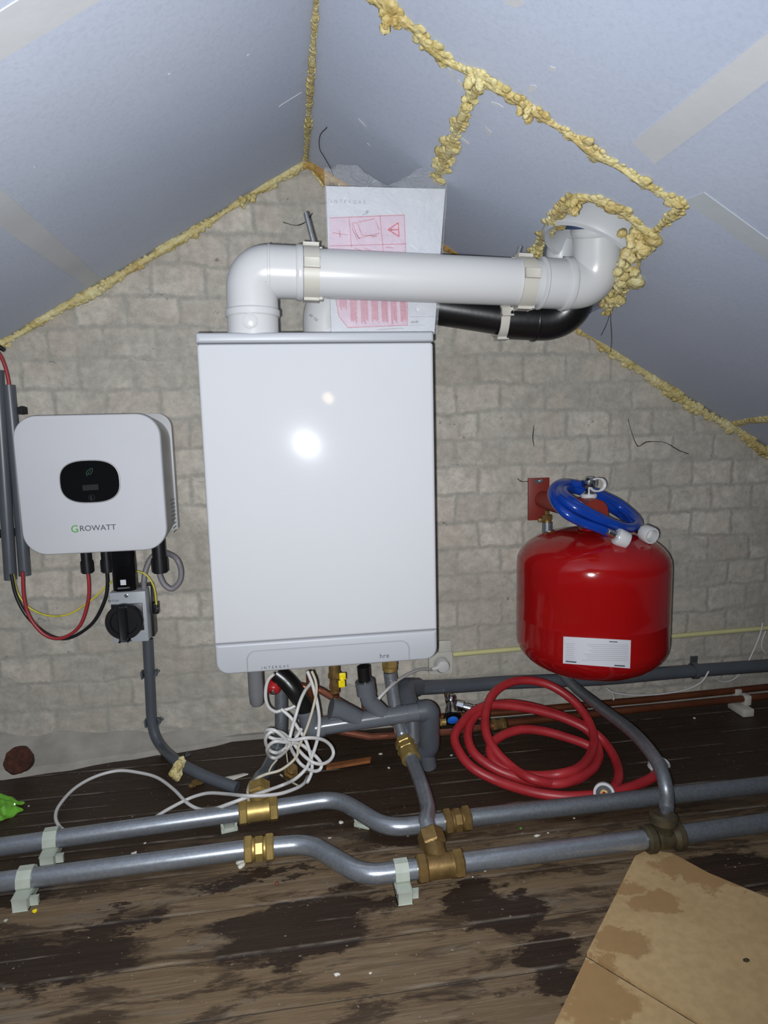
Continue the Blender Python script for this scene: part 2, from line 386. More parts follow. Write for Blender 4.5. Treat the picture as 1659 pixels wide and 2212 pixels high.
def frames(pts):
    T = []
    for i in range(len(pts)):
        a = pts[max(0, i - 1)]; b = pts[min(len(pts) - 1, i + 1)]
        t = (b - a); T.append(t.normalized() if t.length > 1e-9 else (T[-1] if T else Z.copy()))
    up = V((0.13, 0.21, 0.97)) if abs(T[0].z) < 0.9 else V((0.97, 0.2, 0.13))
    n = (up - T[0] * up.dot(T[0])).normalized(); out = []
    for t in T:
        n = (n - t * n.dot(t)).normalized(); out.append((t, n, t.cross(n)))
    return out
def sweep(bm, pts, r, seg=16, caps=True):
    """tube along pts; r number or list"""
    pts = [V(p) for p in pts]; fr = frames(pts); rings = []
    for i, (p, (t, n, b)) in enumerate(zip(pts, fr)):
        rr = r[i] if isinstance(r, (list, tuple)) else r
        rings.append([bm.verts.new(p + n * rr * math.cos(2 * math.pi * k / seg) + b * rr * math.sin(2 * math.pi * k / seg)) for k in range(seg)])
    for i in range(len(rings) - 1):
        for k in range(seg):
            bm.faces.new((rings[i][k], rings[i][(k + 1) % seg], rings[i + 1][(k + 1) % seg], rings[i + 1][k]))
    if caps: bm.faces.new(rings[0][::-1]); bm.faces.new(rings[-1])
    return bm
def crom(pts, n=8):
    pts = [V(p) for p in pts]; out = []
    for i in range(len(pts) - 1):
        p0 = pts[i - 1] if i else pts[0] * 2 - pts[1]
        p1, p2 = pts[i], pts[i + 1]; p3 = pts[i + 2] if i + 2 < len(pts) else p2 * 2 - p1
        for k in range(n):
            t = k / n
            out.append(0.5 * ((2 * p1) + (p2 - p0) * t + (2 * p0 - 5 * p1 + 4 * p2 - p3) * t * t + (3 * p1 - p0 - 3 * p2 + p3) * t ** 3))
    out.append(pts[-1]); return out
def fillet(pts, rad_, n=8):
    """polyline with rounded corners"""
    pts = [V(p) for p in pts]; out = [pts[0]]
    for i in range(1, len(pts) - 1):
        r = rad_[i - 1] if isinstance(rad_, (list, tuple)) else rad_
        a, p, b = pts[i - 1], pts[i], pts[i + 1]
        u = (a - p).normalized(); v = (b - p).normalized()
        ang = u.angle(v); d = min(r / math.tan(ang / 2), (a - p).length * 0.49, (b - p).length * 0.49)
        s, e = p + u * d, p + v * d
        for k in range(n + 1):
            t = k / n; out.append(s * (1 - t) ** 2 + p * 2 * t * (1 - t) + e * t * t)
    out.append(pts[-1]); return out
def box(bm, lo, hi, bev=0.0, seg=2):
    lo, hi = V(lo), V(hi)
    r = bmesh.ops.create_cube(bm, size=1.0)
    for v in r['verts']:
        v.co = V(((lo.x + hi.x) / 2 + v.co.x * (hi.x - lo.x), (lo.y + hi.y) / 2 + v.co.y * (hi.y - lo.y), (lo.z + hi.z) / 2 + v.co.z * (hi.z - lo.z)))
    if bev: bmesh.ops.bevel(bm, geom=list({e for v in r['verts'] for e in v.link_edges}), offset=bev, segments=seg, affect='EDGES', profile=0.5)
    return bm
def obox(bm, o, a, b, c, bev=0.0, seg=2):
    """box centred on o with full edge vectors a, b, c"""
    o, a, b, c = V(o), V(a), V(b), V(c)
    r = bmesh.ops.create_cube(bm, size=1.0)
    for v in r['verts']: v.co = o + a * v.co.x + b * v.co.y + c * v.co.z
    if bev: bmesh.ops.bevel(bm, geom=list({e for v in r['verts'] for e in v.link_edges}), offset=bev, segments=seg, affect='EDGES', profile=0.5)
    return bm
def loft(bm, secs, caps=True, closed=True):
    rings = [[bm.verts.new(V(p)) for p in s] for s in secs]
    n = len(rings[0])
    for i in range(len(rings) - 1):
        for k in range(n if closed else n - 1):
            bm.faces.new((rings[i][k], rings[i][(k + 1) % n], rings[i + 1][(k + 1) % n], rings[i + 1][k]))
    if caps: bm.faces.new(rings[0][::-1]); bm.faces.new(rings[-1])
    return bm
def rr(w_, h, r, seg=7, power=None):
    """rounded rectangle, centred, as (u, v) list; r may be 4 radii TR, TL, BL, BR"""
    rs = r if isinstance(r, (list, tuple)) else (r,) * 4; out = []
    for i, (sx, sy, a0) in enumerate(((1, 1, 0), (-1, 1, 90), (-1, -1, 180), (1, -1, 270))):
        q = rs[i]
        for k in range(seg + 1):
            a = math.radians(a0 + 90 * k / seg)
            out.append((sx * (w_ / 2 - q) + q * math.cos(a), sy * (h / 2 - q) + q * math.sin(a)))
    return out
def cyl(bm, p, d, length, r, seg=24, r2=None):
    d = V(d).normalized(); p = V(p)
    return sweep(bm, [p, p + d * length], [r, r if r2 is None else r2], seg)
def stack(bm, p, d, segs):
    """consecutive sections (length, radius, sides) along d"""
    d = V(d).normalized(); p = V(p)
    for L, r, s in segs:
        if r > 0:
            if s <= 8:
                ch = min(L * 0.15, r * 0.12)
                sweep(bm, [p, p + d * ch, p + d * (L - ch), p + d * L], [r - ch, r, r, r - ch], s)
            else: sweep(bm, [p, p + d * L], r, s)
        p = p + d * L
    return bm
def lathe(bm, p, d, prof, seg=32):
    d = V(d).normalized(); p = V(p)
    n = (V((0.3, 0.2, 0.9)) if abs(d.z) < 0.9 else X); n = (n - d * n.dot(d)).normalized(); b = d.cross(n)
    secs = [[p + d * h + (n * math.cos(2 * math.pi * k / seg) + b * math.sin(2 * math.pi * k / seg)) * max(r, 1e-5) for k in range(seg)] for r, h in prof]
    return loft(bm, secs)
def ball(bm, p, r, sub=2, sq=(1, 1, 1)):
    s = bmesh.ops.create_icosphere(bm, subdivisions=sub, radius=1.0)
    for v in s['verts']: v.co = V(p) + V((v.co.x * r * sq[0], v.co.y * r * sq[1], v.co.z * r * sq[2]))
    return bm
def ring(bm, c, d, r, t, seg=32, s2=8):
    d = V(d).normalized(); n = (X if abs(d.x) < 0.8 else Z); n = (n - d * n.dot(d)).normalized(); b = d.cross(n)
    secs = []
    for k in range(seg + 1):
        a = 2 * math.pi * k / seg; u = n * math.cos(a) + b * math.sin(a)
        secs.append([V(c) + u * (r + t * math.cos(2 * math.pi * j / s2)) + d * t * math.sin(2 * math.pi * j / s2) for j in range(s2)])
    return loft(bm, secs, caps=False)
def band(bm, c, d, r0, r1, L, seg=36):
    """hollow collar"""
    d = V(d).normalized()
    return lathe_open(bm, c, d, [(r0, -L / 2), (r1, -L / 2), (r1, L / 2), (r0, L / 2), (r0, -L / 2)], seg)
def lathe_open(bm, p, d, prof, seg=32):
    d = V(d).normalized(); p = V(p)
    n = (V((0.3, 0.2, 0.9)) if abs(d.z) < 0.9 else X); n = (n - d * n.dot(d)).normalized(); b = d.cross(n)
    secs = [[p + d * h + (n * math.cos(2 * math.pi * k / seg) + b * math.sin(2 * math.pi * k / seg)) * r for k in range(seg)] for r, h in prof]
    return loft(bm, secs, caps=False)
def letters(s, size, O, U, W, depth_=0.0006, spacing=1.0, align='CENTER'):
    """text as a mesh on the plane at O with right U, up W"""
    cu = bpy.data.curves.new('letters', 'FONT'); cu.body = s; cu.size = size; cu.extrude = depth_; cu.space_character = spacing; cu.align_x = align; cu.resolution_u = 3
    t = bpy.data.objects.new('letters', cu); COL.objects.link(t)
    dg = bpy.context.evaluated_depsgraph_get(); me = bpy.data.meshes.new_from_object(t.evaluated_get(dg))
    bm = NB(); bm.from_mesh(me); bpy.data.objects.remove(t); bpy.data.meshes.remove(me); bpy.data.curves.remove(cu)
    U, W = V(U).normalized(), V(W).normalized(); N = U.cross(W)
    for v in bm.verts: v.co = V(O) + U * v.co.x + W * v.co.y + N * v.co.z
    return bm
def quadstrip(bm, pts, thick=0.001, n=None):
    """flat polygon with thickness"""
    pts = [V(p) for p in pts]
    nn = n if n is not None else (pts[1] - pts[0]).cross(pts[2] - pts[0]).normalized()
    return loft(bm, [pts, [p + nn * thick for p in pts]])
def stroke(bm, a, b, wd, N, th=0.0004):
    a, b = V(a), V(b); t = (b - a).normalized(); s = V(N).cross(t) * wd / 2
    return quadstrip(bm, [a - s, b - s, b + s, a + s], th, V(N))

# ------------------------------------------------------------------ the room
zr = lambda x: AZ + SR * (x - AX)
zl = lambda x: AZ + SL * (x - AX)
XL, XR, YB = -1.25, 1.75, -2.7
bm = NB()
loft(bm, [[(XL, y, -0.02), (XR, y, -0.02), (XR, y, zr(XR)), (AX, y, AZ), (XL, y, zl(XL))] for y in (0.0, 0.1)])
struct('wall_back', bm, 'brick', smooth=0)
bm = NB(); box(bm, (XL, YB, -0.03), (XR, 0.0, 0.0)); struct('floor', bm, 'floor', smooth=0)
bm = NB(); quadstrip(bm, [(XL, 0.05, zl(XL)), (AX, 0.05, AZ), (AX, YB, AZ), (XL, YB, zl(XL))], 0.012, -NR['L']); struct('ceiling', bm, 'board', smooth=0)
# right slope with the hole for the flue
HOLE = [(1160, 560), (1172, 520), (1205, 470), (1240, 436), (1275, 428), (1320, 440), (1365, 470), (1395, 505), (1385, 545), (1362, 590), (1340, 630), (1318, 655), (1250, 690), (1190, 640)]
hole = [RP(x, y) for x, y in HOLE]
bm = NB()
outer = [bm.verts.new(p) for p in [V((AX, 0.05, AZ)), V((XR, 0.05, zr(XR))), V((XR, YB, zr(XR))), V((AX, YB, AZ))]]
inner = [bm.verts.new(p) for p in hole]
es = [bm.edges.new((outer[i], outer[(i + 1) % 4])) for i in range(4)] + [bm.edges.new((inner[i], inner[(i + 1) % len(inner)])) for i in range(len(inner))]
bmesh.ops.triangle_fill(bm, use_beauty=True, use_dissolve=False, edges=es)
g = bmesh.ops.extrude_face_region(bm, geom=list(bm.faces))
bmesh.ops.translate(bm, vec=-NR['R'] * 0.012, verts=[e for e in g['geom'] if isinstance(e, bmesh.types.BMVert)])
struct('ceiling.001', bm, 'board', smooth=0)
bm = NB()
quadstrip(bm, [V((AX, 0.05, AZ)) - NR['R'] * 0.16, V((XR, 0.05, zr(XR))) - NR['R'] * 0.16, V((XR, YB, zr(XR))) - NR['R'] * 0.16, V((AX, YB, AZ)) - NR['R'] * 0.16], 0.02, -NR['R'])
quadstrip(bm, [V((AX, 0.05, AZ)) - NR['L'] * 0.16, V((XL, 0.05, zl(XL))) - NR['L'] * 0.16, V((XL, YB, zl(XL))) - NR['L'] * 0.16, V((AX, YB, AZ)) - NR['L'] * 0.16], 0.02, -NR['L'])
struct('trim_9', bm, 'roof_wood', smooth=0)
# joint tapes on the boards
def tape(name, side, px, mat, off=0.0012):
    pts = [RP(x, y, side, 0.0) for x, y in px]
    struct(name, quadstrip(NB(), pts, off, NR[side]), mat, smooth=0)
tape('trim_1', 'R', [(1720, 20), (1720, 128), (1414, 353), (1366, 306)], 'tape')
tape('trim_2', 'R', [(1478, 432), (1700, 590), (1700, 545), (1522, 415)], 'tape_grey')
tape('trim_3', 'L', [(-60, 352), (-60, 447), (192, 622), (222, 603)], 'tape')
tape('trim_4', 'L', [(-60, 165), (217, -2), (130, -60), (-60, 60)], 'tape')
# flecks torn out of the boards
def fleck(bm, px, py, l, w_, ang, side='R'):
    c = RP(px, py, side, 0.0004); d = RP(px + math.cos(ang) * 10, py + math.sin(ang) * 10, side, 0.0004) - c; d.normalize(); s = NR[side].cross(d)
    pts = []
    for k in range(9):
        a = 2 * math.pi * k / 9; q = R.uniform(0.6, 1.1)
        pts.append(c + d * l * math.cos(a) * q + s * w_ * math.sin(a) * q)
    quadstrip(bm, pts, 0.0008, NR[side])
bm = NB()
for a in ((783, 265, .013, .003, .8), (797, 312, .005, .002, .8), (1055, 283, .012, .006, 1.0), (975, 160, .016, .004, 1.1), (995, 182, .012, .004, 1.0), (1150, 190, .010, .005, -.7), (1195, 147, .006, .004, .2), (1005, 305, .010, .005, .6), (1110, 5, .014, .007, .1), (1075, 225, .014, .003, .4)): fleck(bm, *a)
for a in ((625, 215, .028, .0012, -.56), (75, 361, .003, .0015, .5), (365, 160, .003, .002, .5), (535, 118, .002, .002, .2)): fleck(bm, *a, side='L')
struct('trim_5', bm, 'tape', smooth=0)
# mortar fillet and ledge at the foot of the wall
bm = NB(); secs = []
for i in range(26):
    x = XL + (0.02 - XL) * i / 25 * 0.86; k = max(0.0, min(1.0, (-0.16 - x) / 0.5)); j = R.uniform(-.006, .006)
    pr = 0.012 + 0.085 * k ** 0.8 + j; hh = 0.012 + 0.050 * k ** 0.8 + R.uniform(-.008, .008)
    secs.append([(x, 0.0, -0.005), (x, -pr, -0.005), (x, -pr * 0.95, 0.008 + 0.012 * k), (x, -pr * 0.55, hh * 0.5), (x, -pr * 0.2, hh * 0.85), (x, 0.0, hh)])
loft(bm, secs); struct('trim_6', bm, 'mortar')
bm = NB(); box(bm, (-0.2, -0.012, 0.0), (1.7, 0.0, 0.012)); struct('baseboard_back', bm, 'mortar')
# hairline cracks in the brick wall
def crackline(bm, pts, y=-0.001, r=0.0011): sweep(bm, crom([PY(a, b, y) for a, b in pts], 3), [r * R.uniform(.5, 1.2) for _ in range(3 * (len(pts) - 1) + 1)], 5)
bm = NB()
crackline(bm, [(1357, 905), (1365, 935), (1378, 964), (1395, 955), (1420, 954), (1440, 957), (1465, 972), (1487, 980)])
crackline(bm, [(1154, 918), (1151, 945), (1154, 965)])
crackline(bm, [(1118, 1034), (1127, 1040), (1141, 1040)])
crackline(bm, [(612, 480), (640, 487), (662, 478), (675, 460)])
struct('trim_7', bm, 'cobweb')

# ------------------------------------------------------------------ foam
def foam(name, label, pts, wpx, mat='foam', lump=1.0, group=None, nrm=None, step=0.006, extra=(), flat=0.6):
    bm = NB(); pts = [V(p) for p in pts]
    path = crom(pts, 6); L = 0; d = [0]
    for a, b in zip(path, path[1:]): L += (b - a).length; d.append(L)
    n = max(3, int(L / step)); N = V(nrm).normalized()
    base = []
    for i in range(n + 1):
        s = L * i / n; j = 0
        while j < len(d) - 2 and d[j + 1] < s: j += 1
        p = path[j].lerp(path[j + 1], (s - d[j]) / max(1e-9, d[j + 1] - d[j])); base.append(p)
    T = [x[0] for x in frames(base)]
    wid = [1.35 * wpx / 2 * depth(p) / F_PX * (0.75 + 0.5 * noise.noise(p * 23 + V((3, 1, 7)))) for p in base]
    sweep(bm, base, [q * 0.62 for q in wid], 8)
    for i, p in enumerate(base):
        side = N.cross(T[i])
        for k in range(3):
            r = wid[i] * R.uniform(0.32, 0.6) * (1 if R.random() < 0.85 else 1.25 * lump)
            q = p + side * wid[i] * R.uniform(-0.65, 0.65) * lump + N * wid[i] * R.uniform(0.0, 0.25) * lump
            s = bmesh.ops.create_icosphere(bm, subdivisions=2, radius=1.0)
            ax = V((R.uniform(.7, 1.2), R.uniform(.7, 1.2), R.uniform(.6, 1.0)))
            for v in s['verts']:
                c = v.co.copy(); nn = 1 + 0.22 * noise.noise(c * 1.7 + q * 90)
                o_ = V((c.x * ax.x, c.y * ax.y, c.z * ax.z)) * r * nn
                o_ -= N * o_.dot(N) * (1 - flat)
                v.co = q + o_
    for (p, r) in extra:
        for k in range(9):
            q = V(p) + V((R.uniform(-1, 1), R.uniform(-1, 1), R.uniform(-1, 1))) * r * 0.75; s_ = bmesh.ops.create_icosphere(bm, subdivisions=3, radius=1.0); r2 = r * R.uniform(.3, .62)
            for v in s_['verts']: c = v.co.copy(); v.co = q + c * r2 * (1 + .35 * noise.noise(c * 2.1 + q * 70))
    o = obj(name, bm, mat, raw=True, smooth=60)
    me = o.data
    return tag(o, label, 'foam', group)
rp = lambda l, side='R', off=0.0: [RP(x, y, side, off) for x, y in l]
foam('foam_seam', 'yellow expanding foam bead running down the ridge where both ceiling slopes meet', [V((AX, y, AZ - .006)) for y in (-.75, -.6, -.5, -.4, -.3, -.2, -.1, -.03)], 21, nrm=(0, 0, -1), lump=.6, flat=.9)
foam('foam_seam', 'long thin yellow foam line between the brick gable and the ceiling above the solar inverter', [PY(x, y, -0.006) for x, y in [(-30, 760), (0, 742), (40, 722), (90, 690), (150, 656), (215, 622), (300, 570), (380, 522), (440, 487), (500, 448), (545, 418), (600, 385), (660, 352)]], 25, nrm=(0, -1, -0.5), lump=.75, extra=[(PY(540, 425, -.012), .012), (PY(218, 620, -.012), .009), (PY(525, 435, -.012), .01)])
foam('foam_seam', 'yellow foam line between brick gable and ceiling above the red tank', [PY(x, y, -0.006) for x, y in [(1205, 668), (1255, 708), (1310, 748), (1370, 790), (1430, 830), (1485, 868), (1540, 902), (1590, 925), (1640, 966), (1680, 990)]], 26, nrm=(0, -1, -0.5), lump=1.0, extra=[(PY(1483, 878, -.012), .009)])
foam('foam_seam', 'short yellow foam joint branching level from the gable seam over the red tank', rp([(1590, 914), (1630, 906), (1700, 902)]), 22, nrm=NR['R'], lump=.8)
foam('foam_seam', 'ragged yellow foam strip in the gap behind the clear document bag', [PY(x, y, -0.01) for x, y in [(662, 352), (700, 376), (760, 410), (850, 462), (940, 518), (990, 545), (1060, 590)]], 30, 'foam_old', nrm=(0, -1, -0.4), lump=1.0)
foam('foam_seam', 'thick lumpy yellow foam seam slanting across the right ceiling slope', rp([(790, -25), (830, 8), (880, 45), (920, 85), (965, 128), (1030, 160), (1090, 195), (1140, 225), (1190, 262), (1250, 300), (1310, 342), (1370, 378), (1420, 410), (1470, 440)]), 38, nrm=NR['R'], lump=1.35, extra=[(RP(848, 38, 'R', .006), .013), (RP(845, 28, 'R', .006), .012), (RP(1030, 165, 'R', .006), .013), (RP(1140, 232, 'R', .006), .012)])
foam('foam_seam', 'yellow foam seam running from the slanting seam down behind the document bag', rp([(1030, 172), (1026, 200), (1008, 235), (990, 270), (975, 315), (958, 355), (942, 385)]), 31, nrm=NR['R'], lump=1.25, extra=[(RP(1015, 222, 'R', .004), .010), (RP(975, 345, 'R', .004), .008)])
foam('foam_seam', 'short yellow foam link between the slanting seam and the flue opening', rp([(1474, 442), (1455, 465), (1425, 490), (1398, 512)]), 27, nrm=NR['R'], lump=1.1)
ft = foam('flue_foam', 'yellow foam packed round the flue opening, thickest and lumpiest below it', rp([(1158, 548), (1172, 515), (1200, 468), (1235, 432), (1262, 424), (1310, 436), (1350, 458), (1390, 492), (1402, 505), (1385, 545), (1362, 590), (1345, 630), (1325, 652)]), 36, nrm=NR['R'], lump=1.3,
     extra=[(RP(a, b, 'R', .014), r) for a, b, r in ((1372, 500, .017), (1385, 520, .018), (1362, 540, .017), (1355, 565, .018), (1340, 590, .018), (1350, 600, .016), (1330, 620, .017), (1340, 630, .015), (1322, 640, .014), (1318, 655, .011), (1250, 432, .012), (1165, 540, .012))])
foam('foam_seam', 'thin foam tendril hanging on the bricks under the ceiling peak', [PY(x, y, -0.006) for x, y in [(668, 350), (676, 372), (690, 390), (698, 402)]], 10, nrm=(0, -1, 0), lump=.5)
bm = NB()
for (a, b, r) in ((376, 1672, .009), (384, 1664, .011), (388, 1652, .009), (392, 1645, .008), (380, 1668, .011), (386, 1658, .010), (382, 1678, .007)):
    q = PF(a, b, .055); s_ = bmesh.ops.create_icosphere(bm, subdivisions=3, radius=1.0)
    for v in s_['verts']: c = v.co.copy(); f_ = r * (1 + .6 * noise.noise(c * 1.6 + q * 60)); v.co = q + V((c.x * f_, c.y * f_ * .6, c.z * f_ * 1.2))
tag(obj('foam_lump', bm, 'foam'), 'small yellow foam blob stuck on the grey conduit bend near the floor', 'foam')
bm = NB()
for q in ([(1322, 655), (1319, 690), (1321, 730), (1318, 762)], [(1322, 665), (1310, 700), (1298, 725)]): sweep(bm, crom([PY(a, b, -0.2) for a, b in q], 5), .0006, 5)
tag(obj('cobweb', bm, 'cobweb'), 'thin dark cobweb strands dangling below the flue opening foam', 'cobweb')
bm = NB(); sweep(bm, crom([RP(a, b, 'R', .003) for a, b in [(708, 272), (693, 290), (692, 318), (703, 338), (715, 360), (722, 378)]], 5), .0009, 5)
tag(obj('cobweb', bm, 'cobweb'), 'dark curling strand on the ceiling above the document bag', 'cobweb')

# ------------------------------------------------------------------ boiler
BY = -0.38
tl, tr_, bl, br_ = PY(422, 716, BY), PY(938, 718, BY), PY(468, 1460, BY), PY(945, 1425, BY)
bx0, bx1 = (tl.x + bl.x) / 2, (tr_.x + br_.x) / 2; bz1 = (tl.z + tr_.z) / 2; bz0 = (bl.z + br_.z) / 2
BC = V(((bx0 + bx1) / 2, BY, (bz0 + bz1) / 2)); BW, BH = bx1 - bx0, bz1 - bz0
print('boiler', bx0, bx1, bz0, bz1)
boiler = thing('boiler', 'tall white wall-hung central heating boiler with grey bottom panel', 'boiler', (BC.x, BY + 0.13, bz0))
def face(y, w_, h, cz, r, cx=BC.x, seg=7): return [V((cx + u, y, cz + v)) for u, v in rr(w_, h, r, seg)]
RB = (0.006, 0.006, 0.022, 0.022)
bm = NB(); loft(bm, [face(-0.06, BW - .012, BH - .012, BC.z, .01), face(BY + .045, BW - .012, BH - .012, BC.z, .01)]); obj('casing', bm, 'grey_enamel', boiler)
z_split = PY(700, 1378, BY).z; z_lid = PY(680, 740, BY).z
def cover(z0, z1, rads, y0, yf, dw=0.0):
    h = z1 - z0; c = (z0 + z1) / 2; b = NB()
    q = lambda k: tuple(max(.0012, r - k) for r in rads)
    loft(b, [face(y0, BW - dw, h, c, q(0)), face(yf + .006, BW - dw, h, c, q(0)), face(yf + .0025, BW - dw - .002, h - .002, c, q(.001)), face(yf + .0007, BW - dw - .006, h - .005, c, q(.003)), face(yf, BW - dw - .012, h - .009, c, q(.005))])
    return b
top = obj('top_band', cover(z_lid + .0006, bz1, (.004, .004, .0015, .0015), BY + .19, BY - .001, -.002), 'grey_enamel', boiler)
obj('front_cover', cover(z_split + .0004, z_lid - .0006, (.006, .006, .0015, .0015), BY + .05, BY, 0), 'white_enamel', boiler)
lower = obj('bottom_panel', cover(bz0, z_split - .0004, (.0015, .0015, .022, .022), BY + .05, BY + .0005, 0), 'grey_enamel', boiler)
# flap outline in the bottom panel
a, b_ = PY(534, 1420, BY), PY(884, 1400, BY)
zt = PY(700, 1396, BY).z
bm = NB(); rd = .016; pts = [V((a.x, BY, bz0 + .004)), V((a.x, BY, zt - rd))] + [V((a.x + rd - rd * math.cos(t * math.pi / 12), BY, zt - rd + rd * math.sin(t * math.pi / 12))) for t in range(1, 7)] + [V((b_.x - rd + rd * math.sin(t * math.pi / 12), BY, zt - rd + rd * math.cos(t * math.pi / 12))) for t in range(0, 7)] + [V((b_.x, BY, bz0 + .004))]
sweep(bm, pts, .0011, 6)
obj('flap_edge', bm, 'text_grey', lower)
obj('brand_lettering', letters('INTERGAS', .0066, PY(595, 1444, BY - .0006), X, Z, .0003, 1.75), 'text_dark', lower, smooth=0)
obj('model_lettering', letters('hre', .012, PY(831, 1421, BY - .0006), X, Z, .0003, 1.1), 'text_dark', lower, smooth=0)
boiler.rotation_euler = (-BOIL_PITCH, 0, -BOIL_YAW)
bm = NB(); c = PY(552, 1470, -.29); sweep(bm, [V((c.x, c.y, bz0 + .01)), V((c.x, c.y, PY(552, 1495, -.29).z)), V((c.x, c.y, PY(552, 1518, -.29).z)), V((c.x, c.y, PY(552, 1524, -.29).z))], [.0145, .0145, .013, .009], 24)
tag(obj('condensate_cup', bm, 'trap_grey'), 'translucent grey condensate cup hanging from the boiler underside', 'trap')

# ------------------------------------------------------------------ flue
FY = -0.335
flue = thing('flue_pipe', 'white plastic flue pipe from boiler top across and up through the ceiling opening', 'pipe', PY(547, 713, FY))
r_f = rad(101, PY(800, 600, FY)); r_s = r_f * 1.07
v0 = PY(547, 716, FY); v0 = V((v0.x, FY, bz1 - .004)); e1 = V((v0.x + .002, FY, PY(547, 592, FY).z)); hA = PY(650, 590, FY); hB = PY(1190, 613, FY); e2 = PY(1283, 618, FY - .012)
e1 = V((v0.x + .002, FY, hA.z - (hA.x - v0.x) * (hB.z - hA.z) / (hB.x - hA.x)))
e2 = hB + (hB - hA).normalized() * ((PY(1290, 618, FY).x - hB.x)); up = PY(1292, 478, FY - .035)
bm = NB(); sweep(bm, [v0, v0 + (e1 - v0) * 0.38], r_s * .99, 40); obj('riser', bm, 'white_pvc', flue)
hd = (hB - hA).normalized()
bm = NB(); vs = v0 + (e1 - v0) * 0.36
path = fillet([vs, e1, hA + hd * .004], .07, 18); sweep(bm, path, r_s, 40)
lathe(bm, vs - Z * .006, Z, [(r_s * 1.02, 0), (r_s * 1.06, .002), (r_s * 1.06, .011), (r_s * 1.0, .014)], 40)
hq = hA - hd * .055
lathe(bm, hq, hd, [(r_s, -.001), (r_s * 1.02, 0), (r_s * 1.02, .003), (r_s, .004)], 40)
lathe(bm, hA - hd * .008, hd, [(r_s, -.001), (r_s * 1.05, .001), (r_s * 1.07, .006), (r_s * 1.05, .011), (r_f, .013)], 40)
el = obj('elbow', bm, 'white_pvc', flue)
bc = PY(540, 693, FY - r_s); bm = NB(); lathe(bm, V((bc.x, FY - r_s * .96, bc.z)), -Yv, [(.0125, 0), (.0125, .003), (.0105, .0045), (.0, .0048)], 28); obj('port_cap', bm, 'white_pvc', flue)
bm = NB(); sweep(bm, [hA, hB], r_f, 48); obj('straight_length', bm, 'white_pvc', flue)
bm = NB(); q0 = PY(1165, 612, FY); ud = (up - e2).normalized()
path = fillet([q0, e2, up], .085, 20); sweep(bm, path, r_s, 40)
lathe(bm, q0, hd, [(r_f, -.003), (r_s * 1.05, 0), (r_s * 1.05, .003), (r_s, .005)], 40)
lathe(bm, PY(1215, 614, FY), hd, [(r_s, -.002), (r_s * 1.06, 0), (r_s * 1.09, .006), (r_s * 1.06, .012), (r_s, .014)], 40)
lathe(bm, up - ud * .022, ud, [(r_s, 0), (r_s * 1.06, .003), (r_s * 1.10, .010), (r_s * 1.04, .016), (r_s * 1.07, .022), (r_s * .9, .022)], 40)
obj('elbow', bm, 'white_pvc', flue)
bm = NB(); sweep(bm, [up, up + ud * .06], r_s * .85, 32); obj('terminal_spigot', bm, 'dark_blue', flue)
# roof hood seen in the opening
hood = thing('roof_flange', 'large pale round roof flange above the flue pipe in the foam opening', 'flange', RP(1280, 470))
hn = -NR['R']; hc = V((.536, -.378, 0)); hc.z = AZ + SR * (hc.x - AX)
k_ = .74
bm = NB(); lathe_open(bm, hc, hn, [(.124 * k_, .05), (.124 * k_, .0), (.120 * k_, -.008), (.112 * k_, -.011), (.102 * k_, -.007), (.098 * k_, .002), (.096 * k_, .02), (.092 * k_, .04), (.088 * k_, .070), (.055, .078), (.055, .086), (.09 * k_, .082), (.11 * k_, .05), (.124 * k_, .05)], 56); obj('flange_ring', bm, 'white_hood', hood)
bm = NB(); lathe(bm, up - ud * .004, ud, [(.061, 0), (.061, .006)], 40); obj('gap_disc', bm, 'dark_blue', hood)  # dark blue disc put in for the dark gap above the pipe ring
bm = NB(); c = PY(1212, 545, -.285); lathe(bm, c, (0.1, -.1, 1), [(.024, -.02), (.027, -.012), (.028, .0), (.028, .02), (.02, .026)], 28); obj('side_spigot', bm, 'white_hood', hood)

# air intake: white elbow at the boiler, black pipe to the opening
air = thing('air_intake_pipe', 'black air intake pipe running behind the white flue to the ceiling opening', 'pipe', PY(1080, 690, -.26))
AYy = -.232
a0, a1, a2 = PY(900, 655, AYy), PY(1080, 687, AYy - .01), PY(1255, 700, AYy - .04)
r_b = rad(76, a1)
bm = NB(); sweep(bm, [PY(735, 632, AYy + .01), PY(900, 655, AYy), PY(1120, 690, AYy - .03)], r_b, 32); obj('straight_length', bm, 'black_pipe', air)
bm = NB(); pth = fillet([PY(1095, 688, AYy - .028), PY(1228, 694, AYy - .045), PY(1262, 560, AYy - .09)], .06, 18); sweep(bm, pth, r_b * 1.13, 32)
lathe(bm, PY(1150, 692, AYy - .034), (1, 0, .02), [(r_b * 1.1, -.004), (r_b * 1.18, 0), (r_b * 1.18, .004), (r_b * 1.1, .008)], 32)
obj('elbow', bm, 'black_pipe', air)
inlet = thing('air_elbow', 'white plastic air elbow on the boiler top half behind the document bag', 'elbow', PY(690, 713, -.22))
c = PY(702, 716, -.222); bm = NB()
pth = fillet([V((c.x, c.y, bz1 - .005)), V((c.x, c.y, PY(700, 655, -.222).z)), V((c.x + .07, c.y + .0, PY(760, 640, -.222).z + .01))], .05, 14); sweep(bm, pth, rad(94, c), 32); obj('elbow_body', bm, 'white_pvc', inlet)
bm = NB(); d = V((.75, 0, .66)).normalized(); band(bm, V((c.x - .0, c.y, bz1 + .028)), V((-.45, -.25, .85)), rad(94, c) * 1.0, rad(94, c) * 1.045, .008); obj('printed_band', bm, 'label_white', inlet)
bm = letters('60 125', .0065, PY(676, 688, -.222 - rad(94, c) * 1.06), V((.62, 0, -.5)), V((.5, 0, .62)), .0003, 1.0); obj('printed_mark', bm, 'text_dark', inlet, smooth=0)

